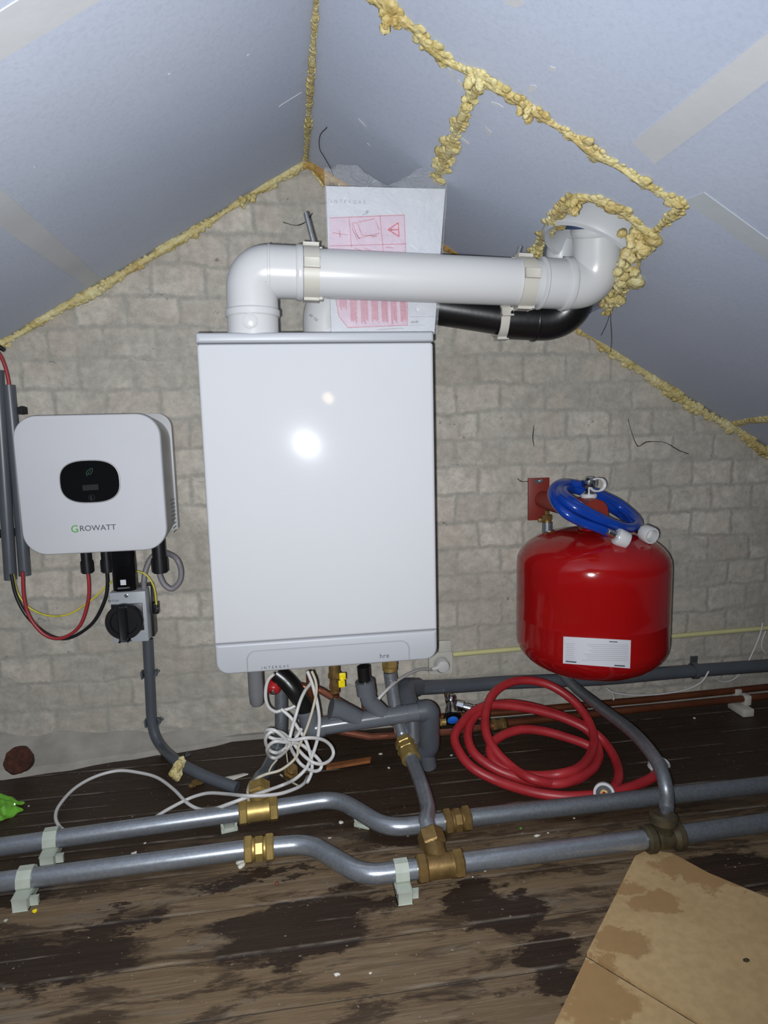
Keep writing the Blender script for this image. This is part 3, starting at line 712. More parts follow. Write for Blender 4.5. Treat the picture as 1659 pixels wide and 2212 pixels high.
# pipe clamps
def clamp(label, c, d, r, front, mat='cream_plastic', wd=.026, rod=None, tabs=True, group='plastic clamps on the flue pipes', tilt=0):
    t = thing('pipe_clamp', label, 'clamp', c, group)
    c = V(c); d = V(d).normalized(); F = V(front).normalized(); U = d.cross(F).normalized()
    if U.z < 0: U = -U
    bm = NB(); band(bm, c, d, r * 1.005, r * 1.055 + .001, wd, 40); obj('clamp_band', bm, mat, t)
    if tabs:
        bm = NB(); obox(bm, c + F * (r * 1.07) + U * r * .18, d * wd, F * .006, U * .016, .001); obox(bm, c + F * (r * 1.11) + U * .0, d * wd, F * .010, U * .003, .0005); obj('latch', bm, mat, t)
        bm = NB(); obox(bm, c + U * (r * 1.12) - F * .002, d * (wd * 1.05), F * .018, U * .008, .001); obox(bm, c + U * (r * 1.09) - F * .02, d * (wd * 1.5), F * .02, U * .004, .001); obj('top_lug', bm, mat, t)
        bm = NB(); obox(bm, c - U * (r * 1.09), d * (wd * 1.0), F * .022, U * .006, .001); obox(bm, c - U * (r * 1.05) + d * wd * .55, d * (wd * .4), F * .014, U * .005, .001); obj('bottom_lug', bm, mat, t)
    if rod:
        bm = NB(); sweep(bm, [rod[0], rod[1]], .0042, 12)
        dd = (rod[1] - rod[0]); k = int(dd.length / .0018)
        for i in range(k): ring(bm, rod[0] + dd * (i + .5) / k, dd, .0041, .0005, 10, 4)
        obj('threaded_rod', bm, 'steel', t)
    return t
cA = PY(672, 590, FY); cB = PY(1131, 611, FY)
clamp('cream clamp with long upright steel rod on the flue pipe beside its first elbow', cA, hd, r_f, -Yv, rod=(PY(678, 528, FY + .02), PY(661, 462, FY + .08)))
clamp('cream clamp with short steel rod on the flue pipe near the ceiling opening', cB, hd, r_f, -Yv, rod=(PY(1118, 552, FY + .03), PY(1124, 534, FY + .05)))
cC = PY(1082, 688, AYy - .026)
clamp('off-white clamp round the black air intake pipe', cC, (PY(1120, 690, AYy) - PY(1040, 680, AYy)) + V((0, 0, .01)), r_b, -Yv, wd=.022)

# ------------------------------------------------------------------ documents
DY0, DY1 = -.284, -.286
doc = thing('document_bag', 'clear plastic bag of white boiler manuals standing on the boiler behind the flue', 'documents', PY(820, 716, DY0))
dBL, dBR, dTL, dTR = PY(716, 722, DY0), PY(938, 722, DY0), PY(704, 402, DY1), PY(962, 408, DY1)
def DP(u, v, off=0.0):   # u right 0..1, v down 0..1
    a = dTL.lerp(dTR, u); b = dBL.lerp(dBR, u); p = a.lerp(b, v); return p + V((0, -off, 0))
bm = NB(); loft(bm, [[DP(0, 0), DP(1, 0), DP(1, 1), DP(0, 1)], [DP(0, 0, -.010), DP(1, 0, -.010), DP(1, 1, -.010), DP(0, 1, -.010)]]); bk = obj('manual_cover', bm, 'paper', doc, smooth=0)
DN = V((0, -1, 0))
def dpp(px, py, off=.0006): # a printed point given in photo pixels on the cover
    p = PY(px, py, DY0); return V((p.x, DY0 - off - (0.0015 if py < 560 else .0), p.z))
def zp(x, y): return (690 + x / 5.72, 360 + y / 5.72)   # enlargement -> photo pixels
obj('cover_lettering', letters('INTERGAS', .0085, dpp(752, 440), X, V((0, 0, 1)), .0002, 1.75), 'text_grey', bk, smooth=0)
bm = NB(); quadstrip(bm, [dpp(*zp(125, 645)), dpp(*zp(1045, 605)), dpp(*zp(1060, 1100)), dpp(*zp(115, 1100))], .0003, DN)
quadstrip(bm, [dpp(*zp(195, 1560)), dpp(*zp(1075, 1560)), dpp(*zp(1085, 1960)), dpp(*zp(350, 1990)), dpp(*zp(240, 1850))], .0003, DN)
sheet = obj('instruction_sheet', bm, 'print_pink', doc, smooth=0)
bm = NB()
S = lambda a, b, w_=.0012: stroke(bm, dpp(*zp(*a), .0012), dpp(*zp(*b), .0012), w_, DN)
S((125, 640), (1045, 603)); S((1045, 603), (1062, 1100)); S((365, 640), (395, 1000)); S((745, 615), (790, 1080)); S((120, 985), (1060, 960))
obj('ruled_border', bm, 'print_rose', sheet, smooth=0); bm = NB()
S((1085, 1600), (1085, 1960)); S((350, 1990), (1085, 1960)); S((195, 1600), (240, 1850)); S((240, 1850), (350, 1990))
obj('ruled_border', bm, 'print_rose', sheet, smooth=0)
bm = NB()
tri = [(845, 785), (970, 700), (980, 868)]
for i in range(3): stroke(bm, dpp(*zp(*tri[i]), .0014), dpp(*zp(*tri[(i + 1) % 3]), .0014), .0018, DN)
stroke(bm, dpp(*zp(880, 787), .0014), dpp(*zp(968, 785), .0014), .0016, DN); stroke(bm, dpp(*zp(870, 787), .0014), dpp(*zp(895, 786), .0014), .003, DN)
obj('warning_triangle', bm, 'print_red', sheet, smooth=0)
bm = NB()
for a, b in (((240, 830), (270, 870)), ((160, 820), (350, 850)), ((250, 790), (250, 880)), ((400, 700), (480, 890)), ((480, 890), (740, 830)), ((470, 700), (520, 850)), ((400, 760), (470, 920)), ((480, 690), (680, 650)), ((690, 680), (740, 790)), ((520, 850), (700, 860)), ((430, 820), (500, 900)), ((430, 1010), (540, 1050)), ((560, 1010), (640, 1050)), ((820, 1000), (920, 1010)), ((640, 880), (710, 860)), ((400, 700), (470, 700))): stroke(bm, dpp(*zp(*a), .0013), dpp(*zp(*b), .0013), .0011, DN)
obj('line_drawing', bm, 'print_rose', sheet, smooth=0)
bm = NB()
for i, (x0, x1) in enumerate(((235, 330), (370, 455), (500, 590), (630, 715), (755, 835), (870, 945), (985, 1062))):
    for k in range(9):
        xx = x0 + (x1 - x0) * (k + .5) / 9
        stroke(bm, dpp(*zp(xx + 2, 1590), .0013), dpp(*zp(xx + 14 + i, (1950 if i > 0 else 1780) - R.uniform(0, 60)), .0013), .0009, DN)
obj('red_text_columns', bm, 'print_rose', sheet, smooth=0)
obj('cover_word', letters('chrift', .0068, dpp(895, 698), X, Z, .0002, 1.0), 'text_dark', bk, smooth=0)
bm = NB(); stroke(bm, dpp(883, 684), dpp(938, 684), .0006, DN); stroke(bm, dpp(883, 703), dpp(918, 702), .0006, DN); stroke(bm, dpp(815, 712), dpp(872, 709), .001, DN); stroke(bm, dpp(790, 462), dpp(795, 456), .004, DN); stroke(bm, dpp(783, 465), dpp(788, 463), .0015, DN); obj('printed_marks', bm, 'text_grey', bk, smooth=0)
bm = NB(); nx, nz = 60, 80
def FB(u, v):
    p = DP(-.012 + 1.03 * u, v, 0); top_ = -.028 - .012 * math.sin(u * 9) * .6 + (.016 if .25 < u < .75 else 0) * math.sin((u - .25) * 2 * math.pi)
    z = p.z + (1 - v) ** 6 * (-top_)
    q = V((u * 4.5, v * 5.5, 2.3)); k = abs(noise.noise(q)) * .007 + abs(noise.noise(q * 2.7)) * .003
    flap = max(0, 1 - v / .05); k2 = flap * (.012 * noise.noise(V((u * 9, v * 25, 5))) + .006 * noise.noise(V((u * 24, v * 60, 9))))
    return V((p.x, p.y - .0035 - k + k2, z))
grid = [[bm.verts.new(FB(i / nx, j / nz)) for i in range(nx + 1)] for j in range(nz + 1)]
for j in range(nz):
    for i in range(nx): bm.faces.new((grid[j][i], grid[j][i + 1], grid[j + 1][i + 1], grid[j + 1][i]))
g = bmesh.ops.extrude_face_region(bm, geom=list(bm.faces)); bmesh.ops.translate(bm, vec=(0, -.0004, 0), verts=[e for e in g['geom'] if isinstance(e, bmesh.types.BMVert)])
obj('clear_bag', bm, 'film', doc, smooth=60)

# ------------------------------------------------------------------ inverter
IY = -.155
inv = thing('solar_inverter', 'square white solar inverter with black oval display and green logo letter', 'inverter', PY(200, 1200, -.08))
i_tl, i_tr, i_bl, i_br = PY(24, 896, IY), PY(349, 892, IY), PY(50, 1199, IY), PY(357, 1192, IY)
iw = ((i_tr.x - i_tl.x) + (i_br.x - i_bl.x)) / 2; ih = i_tl.z - i_bl.z; ic = V(((i_tl.x + i_tr.x + i_bl.x + i_br.x) / 4, IY, (i_tl.z + i_tr.z + i_bl.z + i_br.z) / 4))
print('inverter', iw, ih)
fc = lambda y, w_, h, r: [V((ic.x + u, y, ic.z + v)) for u, v in rr(w_, h, r, 10)]
bm = NB(); loft(bm, [fc(IY + .014, iw, ih, .045), fc(IY + .003, iw, ih, .045), fc(IY + .0006, iw - .003, ih - .003, .044), fc(IY, iw - .006, ih - .006, .042)]); fp = obj('front_plate', bm, 'inverter_white', inv)
bm = NB(); loft(bm, [fc(-.035, iw - .004, ih - .01, .05), fc(IY + .015, iw - .001, ih - .001, .045)]); obj('housing', bm, 'grey_case', inv)
bm = NB(); loft(bm, [[V((ic.x + u, y, ic.z + .012 + v)) for u, v in rr(iw + .004, ih - .02, (.03, .03, .004, .004), 6)] for y in (-.036, -.012)]); obj('heat_sink', bm, 'grey_case', inv)
dc = PY(195, 1040, IY)
def sq(cx_, cz_, a, b, y, n=44, pw=2.7):
    o = []
    for k in range(n):
        t = 2 * math.pi * k / n; c, s = math.cos(t), math.sin(t)
        o.append(V((cx_ + a * math.copysign(abs(c) ** (2 / pw), c), y, cz_ + b * math.copysign(abs(s) ** (2 / pw), s))))
    return o
da, db = rad(125, dc), rad(94, dc)
bm = NB(); loft(bm, [sq(dc.x, dc.z, da, db, IY + .004), sq(dc.x, dc.z, da, db, IY - .001), sq(dc.x, dc.z, da * .975, db * .97, IY - .002)]); bez = obj('display_bezel', bm, 'grey_case', inv)
bm = NB(); loft(bm, [sq(dc.x, dc.z, da * .965, db * .955, IY + .001), sq(dc.x, dc.z, da * .965, db * .955, IY - .0024)]); scr = obj('display', bm, 'black_gloss', inv)
ly = IY - .0028
bm = NB(); lc = PY(193, 1019, ly)
lp = [(-.006, -.005), (-.005, .000), (-.001, .004), (.006, .007), (.006, .001), (.002, -.005), (-.003, -.005), (-.006, -.008)]
for a, b in zip(lp, lp[1:]): stroke(bm, lc + V((a[0], 0, a[1])), lc + V((b[0], 0, b[1])), .0009, DN)
stroke(bm, lc + V((-.003, 0, -.004)), lc + V((.003, 0, .003)), .0008, DN); obj('leaf_mark', bm, 'dim_green', scr, smooth=0)
bm = NB(); ring(bm, PY(198, 1075, ly), Yv, .0055, .0004, 24, 4); stroke(bm, PY(198, 1079, ly), PY(196, 1072, ly), .0012, DN); obj('touch_button', bm, 'dim_grey', scr, smooth=0)
bm = NB(); quadstrip(bm, [PY(178, 1048, ly), PY(212, 1046, ly), PY(213, 1058, ly), PY(179, 1060, ly)], .0003, DN); obj('readout', bm, 'dark_gap', scr, smooth=0)
obj('logo_letter', letters('G', .0205, PY(162, 1150, IY - .0005), X, Z, .0004), 'text_green', fp, smooth=0)
lt = letters('ROWATT', .0158, PY(172, 1147.5, IY - .0005), X, Z, .0004, 1.0, 'LEFT')
wx = max(v.co.x for v in lt.verts); o0 = PY(172, 1147, IY).x; tgt = PY(251, 1143, IY).x
for v in lt.verts: v.co.x = o0 + (v.co.x - o0) * (tgt - o0) / (wx - o0)
obj('logo_lettering', lt, 'text_dark', fp, smooth=0)
bm = NB()
for k in range(9):
    z_ = ic.z - .045 - k * .0085; xs = ic.x + iw / 2 - .0008
    bm_l = [V((xs, -.045, z_)), V((xs, -.078 - .01 * R.random(), z_)), V((xs, -.078, z_ - .002)), V((xs, -.045, z_ - .002))]
    quadstrip(bm, bm_l, .0012, X)
obj('side_label', bm, 'text_grey', inv, smooth=0)
# sockets under the inverter
def gland(px, py0, py1, wpx, y, name='cable_gland'):
    p = PY(px, py0, y); q = PY(px + (py1 - py0) * .06, py1, y); r = rad(wpx, p); bm = NB()
    q = V((p.x, p.y, q.z)); L = p.z - q.z + .02
    stack(bm, V((p.x, y, p.z + .02)), -Z, [(L * .55, r * .82, 16), (L * .06, r * .95, 16), (L * .35, r, 10), (L * .04, r * .8, 16)])
    return obj(name, bm, 'black_plastic', inv)
gland(186, 1200, 1238, 27, -.09); gland(229, 1196, 1236, 27, -.09); gland(343, 1186, 1237, 36, -.09)
dg_ = thing('wifi_dongle', 'black plug-in data stick below the inverter, in front of the grey switch box', 'dongle', PY(267, 1272, -.115))
p, q = PY(265, 1185, -.115), PY(269, 1274, -.115); r = rad(49, p)
bm = NB(); loft(bm, [[V((p.x + u, -.115 + v, z_)) for u, v in rr(2 * r * k, .032 * k, .011 * k, 5)] for z_, k in ((p.z + .01, .94), (p.z - .03, .98), (q.z + .006, 1.0), (q.z + .001, .97), (q.z, .9))]); body = obj('stick_body', bm, 'black_gloss', dg_)
bm = letters('GROWATT', .0045, V((p.x, -.1315, q.z + .006)), X, Z, .0002, 1.1); obj('stick_lettering', bm, 'text_grey', body, smooth=0)
bm = NB(); box(bm, (p.x - .0055, -.1318, q.z + .014), (p.x + .0055, -.131, q.z + .025)); obj('blank_sticker', bm, 'label_white', body)

# switch box
SY = -.085
sw = thing('isolator_switch', 'grey isolator box with big black rotary knob hung below the inverter', 'switch', PY(280, 1390, -.05))
s0, s1, s2, s3 = PY(236, 1284, SY), PY(313, 1274, SY), PY(244, 1391, SY), PY(322, 1384, SY)
sx0, sx1, sz1, sz0 = (s0.x + s2.x) / 2, (s1.x + s3.x) / 2, (s0.z + s1.z) / 2, (s2.z + s3.z) / 2
bm = NB(); box(bm, (sx0, SY, sz0), (sx1, SY + .042, sz1), .002); obj('lid', bm, 'switch_grey', sw)
bm = NB(); box(bm, (sx0 + .002, SY + .040, sz0 - .004), (sx1 + .004, -.006, sz1 + .002), .003); obj('back_box', bm, 'black_plastic', sw)
kc = PY(273, 1340, SY); kr = rad(78, kc)
bm = NB(); a, b = PY(240, 1306, SY), PY(312, 1362, SY); box(bm, (a.x, SY - .003, b.z), (b.x, SY + .001, a.z), .001); kp = obj('black_plate', bm, 'black_plastic', sw)
bm = NB(); kcc = V((kc.x - .002, SY - .003, kc.z)); lathe(bm, kcc, DN, [(kr, 0), (kr, .010), (kr * .94, .013), (kr * .72, .013), (kr * .68, .008), (0, .008)], 40)
kb = obj('rotary_knob', bm, 'black_plastic', sw)
bm = NB(); obox(bm, kcc + DN * .014 - Z * kr * .05, X * kr * .42, DN * .018, Z * kr * 1.9, .003); obj('grip', bm, 'black_plastic', kb)
obj('knob_mark', letters('I ON', .005, kcc + DN * .0135 + Z * kr * .78, X, Z, .0002), 'text_white', kb, smooth=0)
obj('brand_print', letters('EATON', .0062, PY(245, 1300, SY - .0004), X, Z, .0002, 1.1), 'text_dark', sw, smooth=0)
obj('plate_lettering', letters('EATON', .0045, PY(305, 1364, SY - .0034), X, Z, .0002, 1.0), 'text_white', sw, smooth=0)
for px, py in ((273, 1287), (281, 1382)):
    bm = NB(); lathe(bm, PY(px, py, SY), DN, [(.0042, -.001), (.0042, .0006), (.0032, .001), (.003, .0004), (0, .0004)], 20); obj('screw', bm, 'steel', sw)
bm = NB(); lathe(bm, PY(338, 1318, -.045), V((.6, -.8, 0)), [(.0045, 0), (.0045, .004), (0, .005)], 14); lathe(bm, PY(338, 1307, -.045), V((.6, -.8, 0)), [(.004, 0), (.004, .005), (0, .006)], 14); obj('earth_screw', bm, 'chrome', sw)
bm = NB(); obox(bm, PY(338, 1312, -.035), X * .012, Yv * .02, Z * .026, .002); obj('earth_lug', bm, 'black_plastic', sw)

def cable(name, label, pts, r, mat, cat='cable', group=None, n=8, seg=10):
    bm = NB(); sweep(bm, crom(pts, n), r, seg); return tag(obj(name, bm, mat), label, cat, group)
Pq = lambda l, y: [PY(a[0], a[1], (a[2] if len(a) > 2 else y)) for a in l]
cable('solar_cable', 'red solar cable looping from conduit up to the inverter underside', Pq([(188, 1225), (192, 1260), (190, 1300), (172, 1352), (135, 1378), (98, 1372), (65, 1335), (52, 1290), (49, 1235)], -.09), .0036, 'red_wire')
cable('solar_cable', 'black solar cable looping from conduit up to the inverter underside', Pq([(230, 1225), (232, 1262), (225, 1300), (198, 1348), (150, 1378), (105, 1372), (62, 1335), (36, 1290), (24, 1240)], -.086), .0036, 'black_plastic')
cable('earth_cable', 'thin yellow and green earth wire sagging behind the solar cables', Pq([(28, 1240), (38, 1280), (62, 1312), (105, 1330), (150, 1326), (195, 1298), (235, 1262), (262, 1240), (295, 1234), (318, 1244), (333, 1270), (338, 1306)], -.07), .0021, 'earth')
cable('grey_cable', 'thick grey cable curling from the inverter into the isolator box top', Pq([(343, 1228), (346, 1245), (356, 1264), (372, 1272), (388, 1256), (391, 1232), (382, 1208), (364, 1196, -.07), (345, 1192, -.05), (326, 1206, -.05), (315, 1230, -.055), (311, 1252, -.06), (311, 1272, -.06)], -.088), .0058, 'grey_cable')
cable('solar_cable', 'short red cable leaving the top of the grey conduit', Pq([(-12, 752), (2, 770), (12, 795), (19, 826), (21, 850)], -.05), .0036, 'red_wire')
bm = NB(); sweep(bm, Pq([(-10, 745), (10, 757)], -.05), [.006, .004], 10); tag(obj('cable_tip', bm, 'black_plastic'), 'dark cable end poking out beneath the ceiling foam over the grey conduits', 'cable')
def conduit(label, pts, rpx):
    P_ = crom(pts, 6); bm = NB(); sweep(bm, P_, rad(rpx, P_[len(P_) // 2]), 20); return tag(obj('conduit', bm, 'dark_pvc'), label, 'conduit')
conduit('grey conduit running behind the inverter edge with a red cable at its top', Pq([(19, 832), (31, 960), (43, 1100), (54, 1243)], -.045), 25)
conduit('grey conduit nearest the photo edge, ending with black and yellow wires', Pq([(-6, 800), (0, 900), (10, 1050), (23, 1252)], -.05), 26)
def saddle(label, px, py, y, wpx, hpx=16, grp='dark conduit clips'):
    bm = NB(); c = PY(px, py, y); w_ = rad(wpx, c); h = rad(hpx, c)
    obox(bm, c + V((0, .014, 0)), X * w_ * 2, Yv * .016, Z * h * 2, .001)
    for s in (-1, 1): obox(bm, c + V((s * w_ * .92, -.002, 0)), V((w_ * .22, 0, s * 0.001)), Yv * .02, Z * h * 2.2, .001)
    return tag(obj('conduit_clip', bm, 'dark_gap'), label, 'clip', grp)
saddle('dark clip holding the grey conduit just above the inverter corner', 30, 887, -.035, 40)
saddle('dark clip holding both grey conduits low beside the inverter', 20, 1152, -.035, 40)
cd = conduit('grey conduit dropping from the isolator box and bending out along the floor', Pq([(319, 1380), (322, 1440), (325, 1500), (328, 1555), (336, 1590, -.04), (352, 1616, -.05)], -.035) + [PG(378, 1642, -.06, .04), PF(412, 1662, .032), PF(455, 1682, .022), PF(512, 1702, .012)], 22)
def yclip(label, px, py, y):
    c = PY(px, py, y); bm = NB(); obox(bm, c + V((0, .012, 0)), X * .032, Yv * .012, Z * .012, .001)
    for s, t in ((-1, .25), (1, .9)): obox(bm, c + V((s * .0145, .0, .002)), V((.004, 0, 0)), V((0, .02, 0)), V((t * .006 * s, 0, .016)), .0008)
    obox(bm, c + V((.019, -.003, .006)), V((.010, 0, .007)), V((0, .008, 0)), V((-.002, 0, .003)), .0005)
    return tag(obj('conduit_clip', bm, 'dark_pvc'), label, 'clip', 'grey clips on the dropping conduit')
yclip('grey forked clip on the dropping conduit, upper one below the isolator', 322, 1458, -.03)
yclip('grey forked clip on the dropping conduit where it starts to bend', 330, 1562, -.03)
yclip('grey forked clip on the dropping conduit above the yellow foam blob', 388, 1637, -.055)
bm = NB(); c = PY(40, 1642, -.108); lathe(bm, c, V((0, -.82, .57)), [(.022, -.030), (.026, -.006), (.0285, 0), (.0285, .004), (.026, .008), (.022, .007), (.017, .009), (.012, .007), (.006, .009), (0, .008)], 48)
for v in bm.verts: v.co += V((noise.noise(v.co * 90), noise.noise(v.co * 90 + V((5, 0, 0))), noise.noise(v.co * 90 + V((0, 5, 0))))) * .0022
tag(obj('rusty_plug', bm, 'rust'), 'round rusty brown metal pipe end at the wall foot above the green plastic', 'pipe end')
bm = NB(); n_ = 18
g_ = [[None] * (n_ + 1) for _ in range(n_ + 1)]
for i in range(n_ + 1):
    for j in range(n_ + 1):
        u, v = i / n_, j / n_; w_ = 1 - .75 * max(0, u - .45) / .55; p = PF(-30 + 74 * u + 10 * math.sin(v * 7) * u, 1748 + 52 * (v - .5) * w_ - 6 * u, 0.004)
        k = max(0, 1 - abs(2 * v - 1) ** 2) * (1 - u * .8)
        g_[i][j] = bm.verts.new(p + V((0, 0, .030 * k + .012 * noise.noise(V((u * 5, v * 6, 1))) * (1 - u * .5))))
for i in range(n_):
    for j in range(n_): bm.faces.new((g_[i][j], g_[i + 1][j], g_[i + 1][j + 1], g_[i][j + 1]))
g = bmesh.ops.extrude_face_region(bm, geom=list(bm.faces)); bmesh.ops.translate(bm, vec=(0, 0, -.002), verts=[e for e in g['geom'] if isinstance(e, bmesh.types.BMVert)])
tag(obj('green_bag', bm, 'green_bag', smooth=25), 'crumpled bright green plastic on the floor at the photo edge', 'bag')

# ------------------------------------------------------------------ floor pipes
PZ = .03; rp_ = .0155
def fpipe(label, pts, mat='galvanised', r=rp_, fr=.06, n=10):
    bm = NB(); sweep(bm, fillet(pts, fr, n), r, 24); return tag(obj('steel_pipe', bm, mat), label, 'pipe')
A_ = lambda x, y: PF(x, y, PZ)
Av = V((A_(515, 1757).x, 0, PZ)); 
a0, a1 = A_(-200, 1858), A_(525, 1755); b0, b1, b2, b3 = A_(592, 1745), A_(728, 1724), A_(838, 1790), A_(965, 1774); c0, c1 = A_(1008, 1767), A_(1900, 1668)
fpipe('dull steel pipe along the floor, rear run at the foot of the dropping conduit', [a0, a1], 'galvanised')
fpipe('shiny steel pipe with a double bend, rear run in front of the red hose coil', [b0, b1, b2, b3], fr=.07)
fpipe('long steel pipe on the floor passing under the red hose end', [c0, c1], 'galvanised_old')
d0, d1 = A_(-200, 1932), A_(535, 1835); f0, f1, f2, f3 = A_(588, 1829), A_(668, 1822), A_(785, 1892), A_(910, 1876); g0, g1 = A_(995, 1864), A_(1400, 1812); h0, h1 = A_(1465, 1803), A_(1950, 1737)
fpipe('dull steel pipe along the floor, front run nearest the photo edge with a pale clip', [d0, d1])
fpipe('shiny steel pipe with a double bend, front run held by the tallest pale clip', [f0, f1, f2, f3], fr=.07)
fpipe('short straight steel pipe between the brass tee and the dark cast tee', [g0, g1], 'galvanised')
fpipe('dull steel pipe leaving the dark cast tee beyond the cardboard', [h0, h1], 'galvanised_old')
def coupling(label, p, q, mat='brass'):
    t = thing('pipe_coupling', label, 'pipe fitting', p, None); d = (V(q) - V(p)); L = d.length; d.normalize(); bm = NB()
    stack(bm, p, d, [(L * .28, rp_ * 1.5, 6)]); obj('nut', bm, mat, t)
    bm = NB(); stack(bm, V(p) + d * L * .28, d, [(L * .06, rp_ * 1.15, 24), (L * .32, rp_ * 1.35, 8), (L * .06, rp_ * 1.15, 24)]); obj('coupling_body', bm, mat, t)
    bm = NB(); stack(bm, V(p) + d * L * .72, d, [(L * .28, rp_ * 1.5, 6)]); obj('nut', bm, mat, t)
    return t
coupling('brass coupling joining the front floor pipe before its double bend', A_(528, 1837), A_(592, 1829), 'brass')
coupling('duller brass coupling on the rear floor pipe after its double bend', A_(958, 1776), A_(1014, 1767), 'brass_dull')
def tee(label, p, q, bd, bl_, mat, bmat=None, R_=rp_):
    t = thing('pipe_tee', label, 'pipe fitting', p); p, q = V(p), V(q); d = q - p; L = d.length; d.normalize(); m_ = (p + q) / 2; bd = V(bd).normalized()
    bm = NB(); stack(bm, p, d, [(L * .22, R_ * 1.5, 6)]); obj('nut', bm, mat, t)
    bm = NB(); stack(bm, q - d * L * .22, d, [(L * .22, R_ * 1.5, 6)]); obj('nut', bm, mat, t)
    bm = NB(); stack(bm, p + d * L * .22, d, [(L * .06, R_ * 1.3, 24), (L * .44, R_ * 1.22, 24), (L * .06, R_ * 1.3, 24)]); cyl(bm, m_, bd, bl_ * .62, R_ * 1.12); obj('tee_body', bm, bmat or mat, t)
    bm = NB(); stack(bm, m_ + bd * bl_ * .55, bd, [(bl_ * .45, R_ * 1.45, 6)]); obj('nut', bm, mat, t)
    return t, m_ + bd * bl_
tA, tAe = tee('brass tee on the rear floor pipe with a branch rising to the boiler', A_(516, 1757), A_(600, 1745), V((0.0, .62, .22)), .060, 'brass', 'brass')
tB, tBe = tee('brass tee on the front floor pipe with a shiny nut on its branch', A_(900, 1878), A_(1000, 1864), V((-.05, .62, .24)), .062, 'brass_dull', 'brass_dull')
# cast tee
ct = thing('cast_tee', 'dark cast iron tee with bulging ends touching the cardboard corner', 'pipe fitting', A_(1430, 1808))
p, q = A_(1392, 1814), A_(1472, 1803); d = (q - p).normalized(); L = (q - p).length
bm = NB(); lathe(bm, p, d, [(.019, 0), (.023, .004), (.023, .014), (.018, .02), (.020, L / 2), (.018, L - .02), (.024, L - .014), (.024, L - .004), (.019, L)], 24); obj('tee_body', bm, 'cast_dark', ct)
mC = (p + q) / 2; bm = NB(); lathe(bm, mC, (0.05, .1, 1), [(.017, 0), (.018, .02), (.023, .026), (.023, .038), (.018, .042)], 24); obj('branch_socket', bm, 'cast_dark', ct)
# risers
riserB = [PY(842, 1452, -.2), PY(849, 1500, -.205), PY(858, 1548, -.215), PF(869, 1588, .085), PF(881, 1622, .068), PF(897, 1660, .06), PF(912, 1700, .058), PF(924, 1745, .055), tBe + V((0, .022, .006)), tBe]
print('riserB', [tuple(round(q, 3) for q in p) for p in riserB])
bm = NB(); sweep(bm, crom(riserB, 8), .0138, 24); tag(obj('steel_pipe', bm, 'galvanised'), 'curved steel pipe rising from the front brass tee to the boiler', 'pipe')
t = thing('pipe_coupling', 'shiny brass coupling halfway up the curved boiler pipe beside the grey trap', 'pipe fitting', riserB[4])
d = (riserB[5] - riserB[3]).normalized(); bm = NB(); stack(bm, riserB[4] - d * .03, d, [(.016, .021, 6)]); obj('nut', bm, 'brass', t)
bm = NB(); stack(bm, riserB[4] - d * .014, d, [(.006, .018, 24), (.010, .0215, 6), (.022, .0195, 24)]); obj('coupling_body', bm, 'brass', t)
bm = NB(); p = PY(842, 1436, -.2); stack(bm, p + Z * .012, -Z, [(.016, .0175, 6), (.008, .0155, 20)]); tag(obj('brass_nut', bm, 'brass'), 'brass nut on the boiler underside above the curved steel pipe', 'pipe fitting')
riserA = [PY(607, 1470, -.2), PY(607, 1520, -.2), PY(607, 1572, -.202), PF(602, 1608, .07), PF(590, 1635, .055), PF(575, 1665, .05), tAe + V((0, .014, .004)), tAe]
print('riserA', [tuple(round(q, 3) for q in p) for p in riserA])
bm = NB(); sweep(bm, crom(riserA, 8), .0132, 24); tag(obj('steel_pipe', bm, 'galvanised_old'), 'steel pipe rising to the boiler behind the tangled white cables', 'pipe')
riserT = [mC + V((0, 0, .03)), PY(1440, 1745, -.535), PY(1438, 1700, -.525), PY(1424, 1655, -.49), PY(1395, 1612, -.43), PY(1355, 1572, -.34), PY(1295, 1527, -.22), PY(1245, 1487, -.12), PY(1212, 1450, -.07), PY(1190, 1400, -.055), PY(1184, 1330, -.05), PY(1182, 1230, -.05), PY(1182, 1128, -.05)]
bm = NB(); sweep(bm, crom(riserT, 8), .0122, 24); tag(obj('steel_pipe', bm, 'galvanised_old'), 'bent steel pipe from the cast tee rising behind the red tank', 'pipe')

# pale pipe clips
def pclip(label, c, d, r=rp_, mat='pale_clip', h=.034, foot=.02):
    t = thing('pipe_clip', label, 'clip', c, 'pale plastic pipe clips on the floor'); c = V(c); d = V(d).normalized(); d.z = 0; d.normalize(); s = Z.cross(d)
    if s.y > 0: s = -s          # towards the room
    bm = NB(); prof = [(r * 1.28, -50), (r * 1.28, -10), (r * 1.28, 30), (r * 1.28, 70), (r * 1.28, 110), (r * 1.28, 150), (r * 1.28, 190), (r * 1.28, 215)]
    secs = []
    for rr_, a in prof:
        a = math.radians(a); u = s * math.cos(a) + Z * math.sin(a)
        secs.append([c + u * (r * 1.03) - d * .011, c + u * rr_ - d * .011, c + u * rr_ + d * .011, c + u * (r * 1.03) + d * .011])
    loft(bm, secs); obj('clip_hoop', bm, mat, t)
    bm = NB(); base = V((c.x, c.y, 0))
    obox(bm, base + s * (r * 1.2 + foot * .25) + Z * (c.z * .34), d * .022, s * (foot + .004), Z * c.z * .68, .0015)
    obox(bm, base - s * .002 + Z * (c.z - r) * .5, d * .022, s * (2 * r + .006), Z * max(.004, (c.z - r)), .001)
    obj('clip_foot', bm, mat, t)
    bm = NB(); obox(bm, base + s * (r * 1.1 + foot * .3) + d * .017 + Z * .007, d * .012, s * .004, Z * .014, .001); obj('clip_rib', bm, mat, t)
    return t
da_ = (a1 - a0); dd_ = (d1 - d0)
pclip('pale clip round the rear floor pipe below the white cable loop', A_(112, 1812), da_)
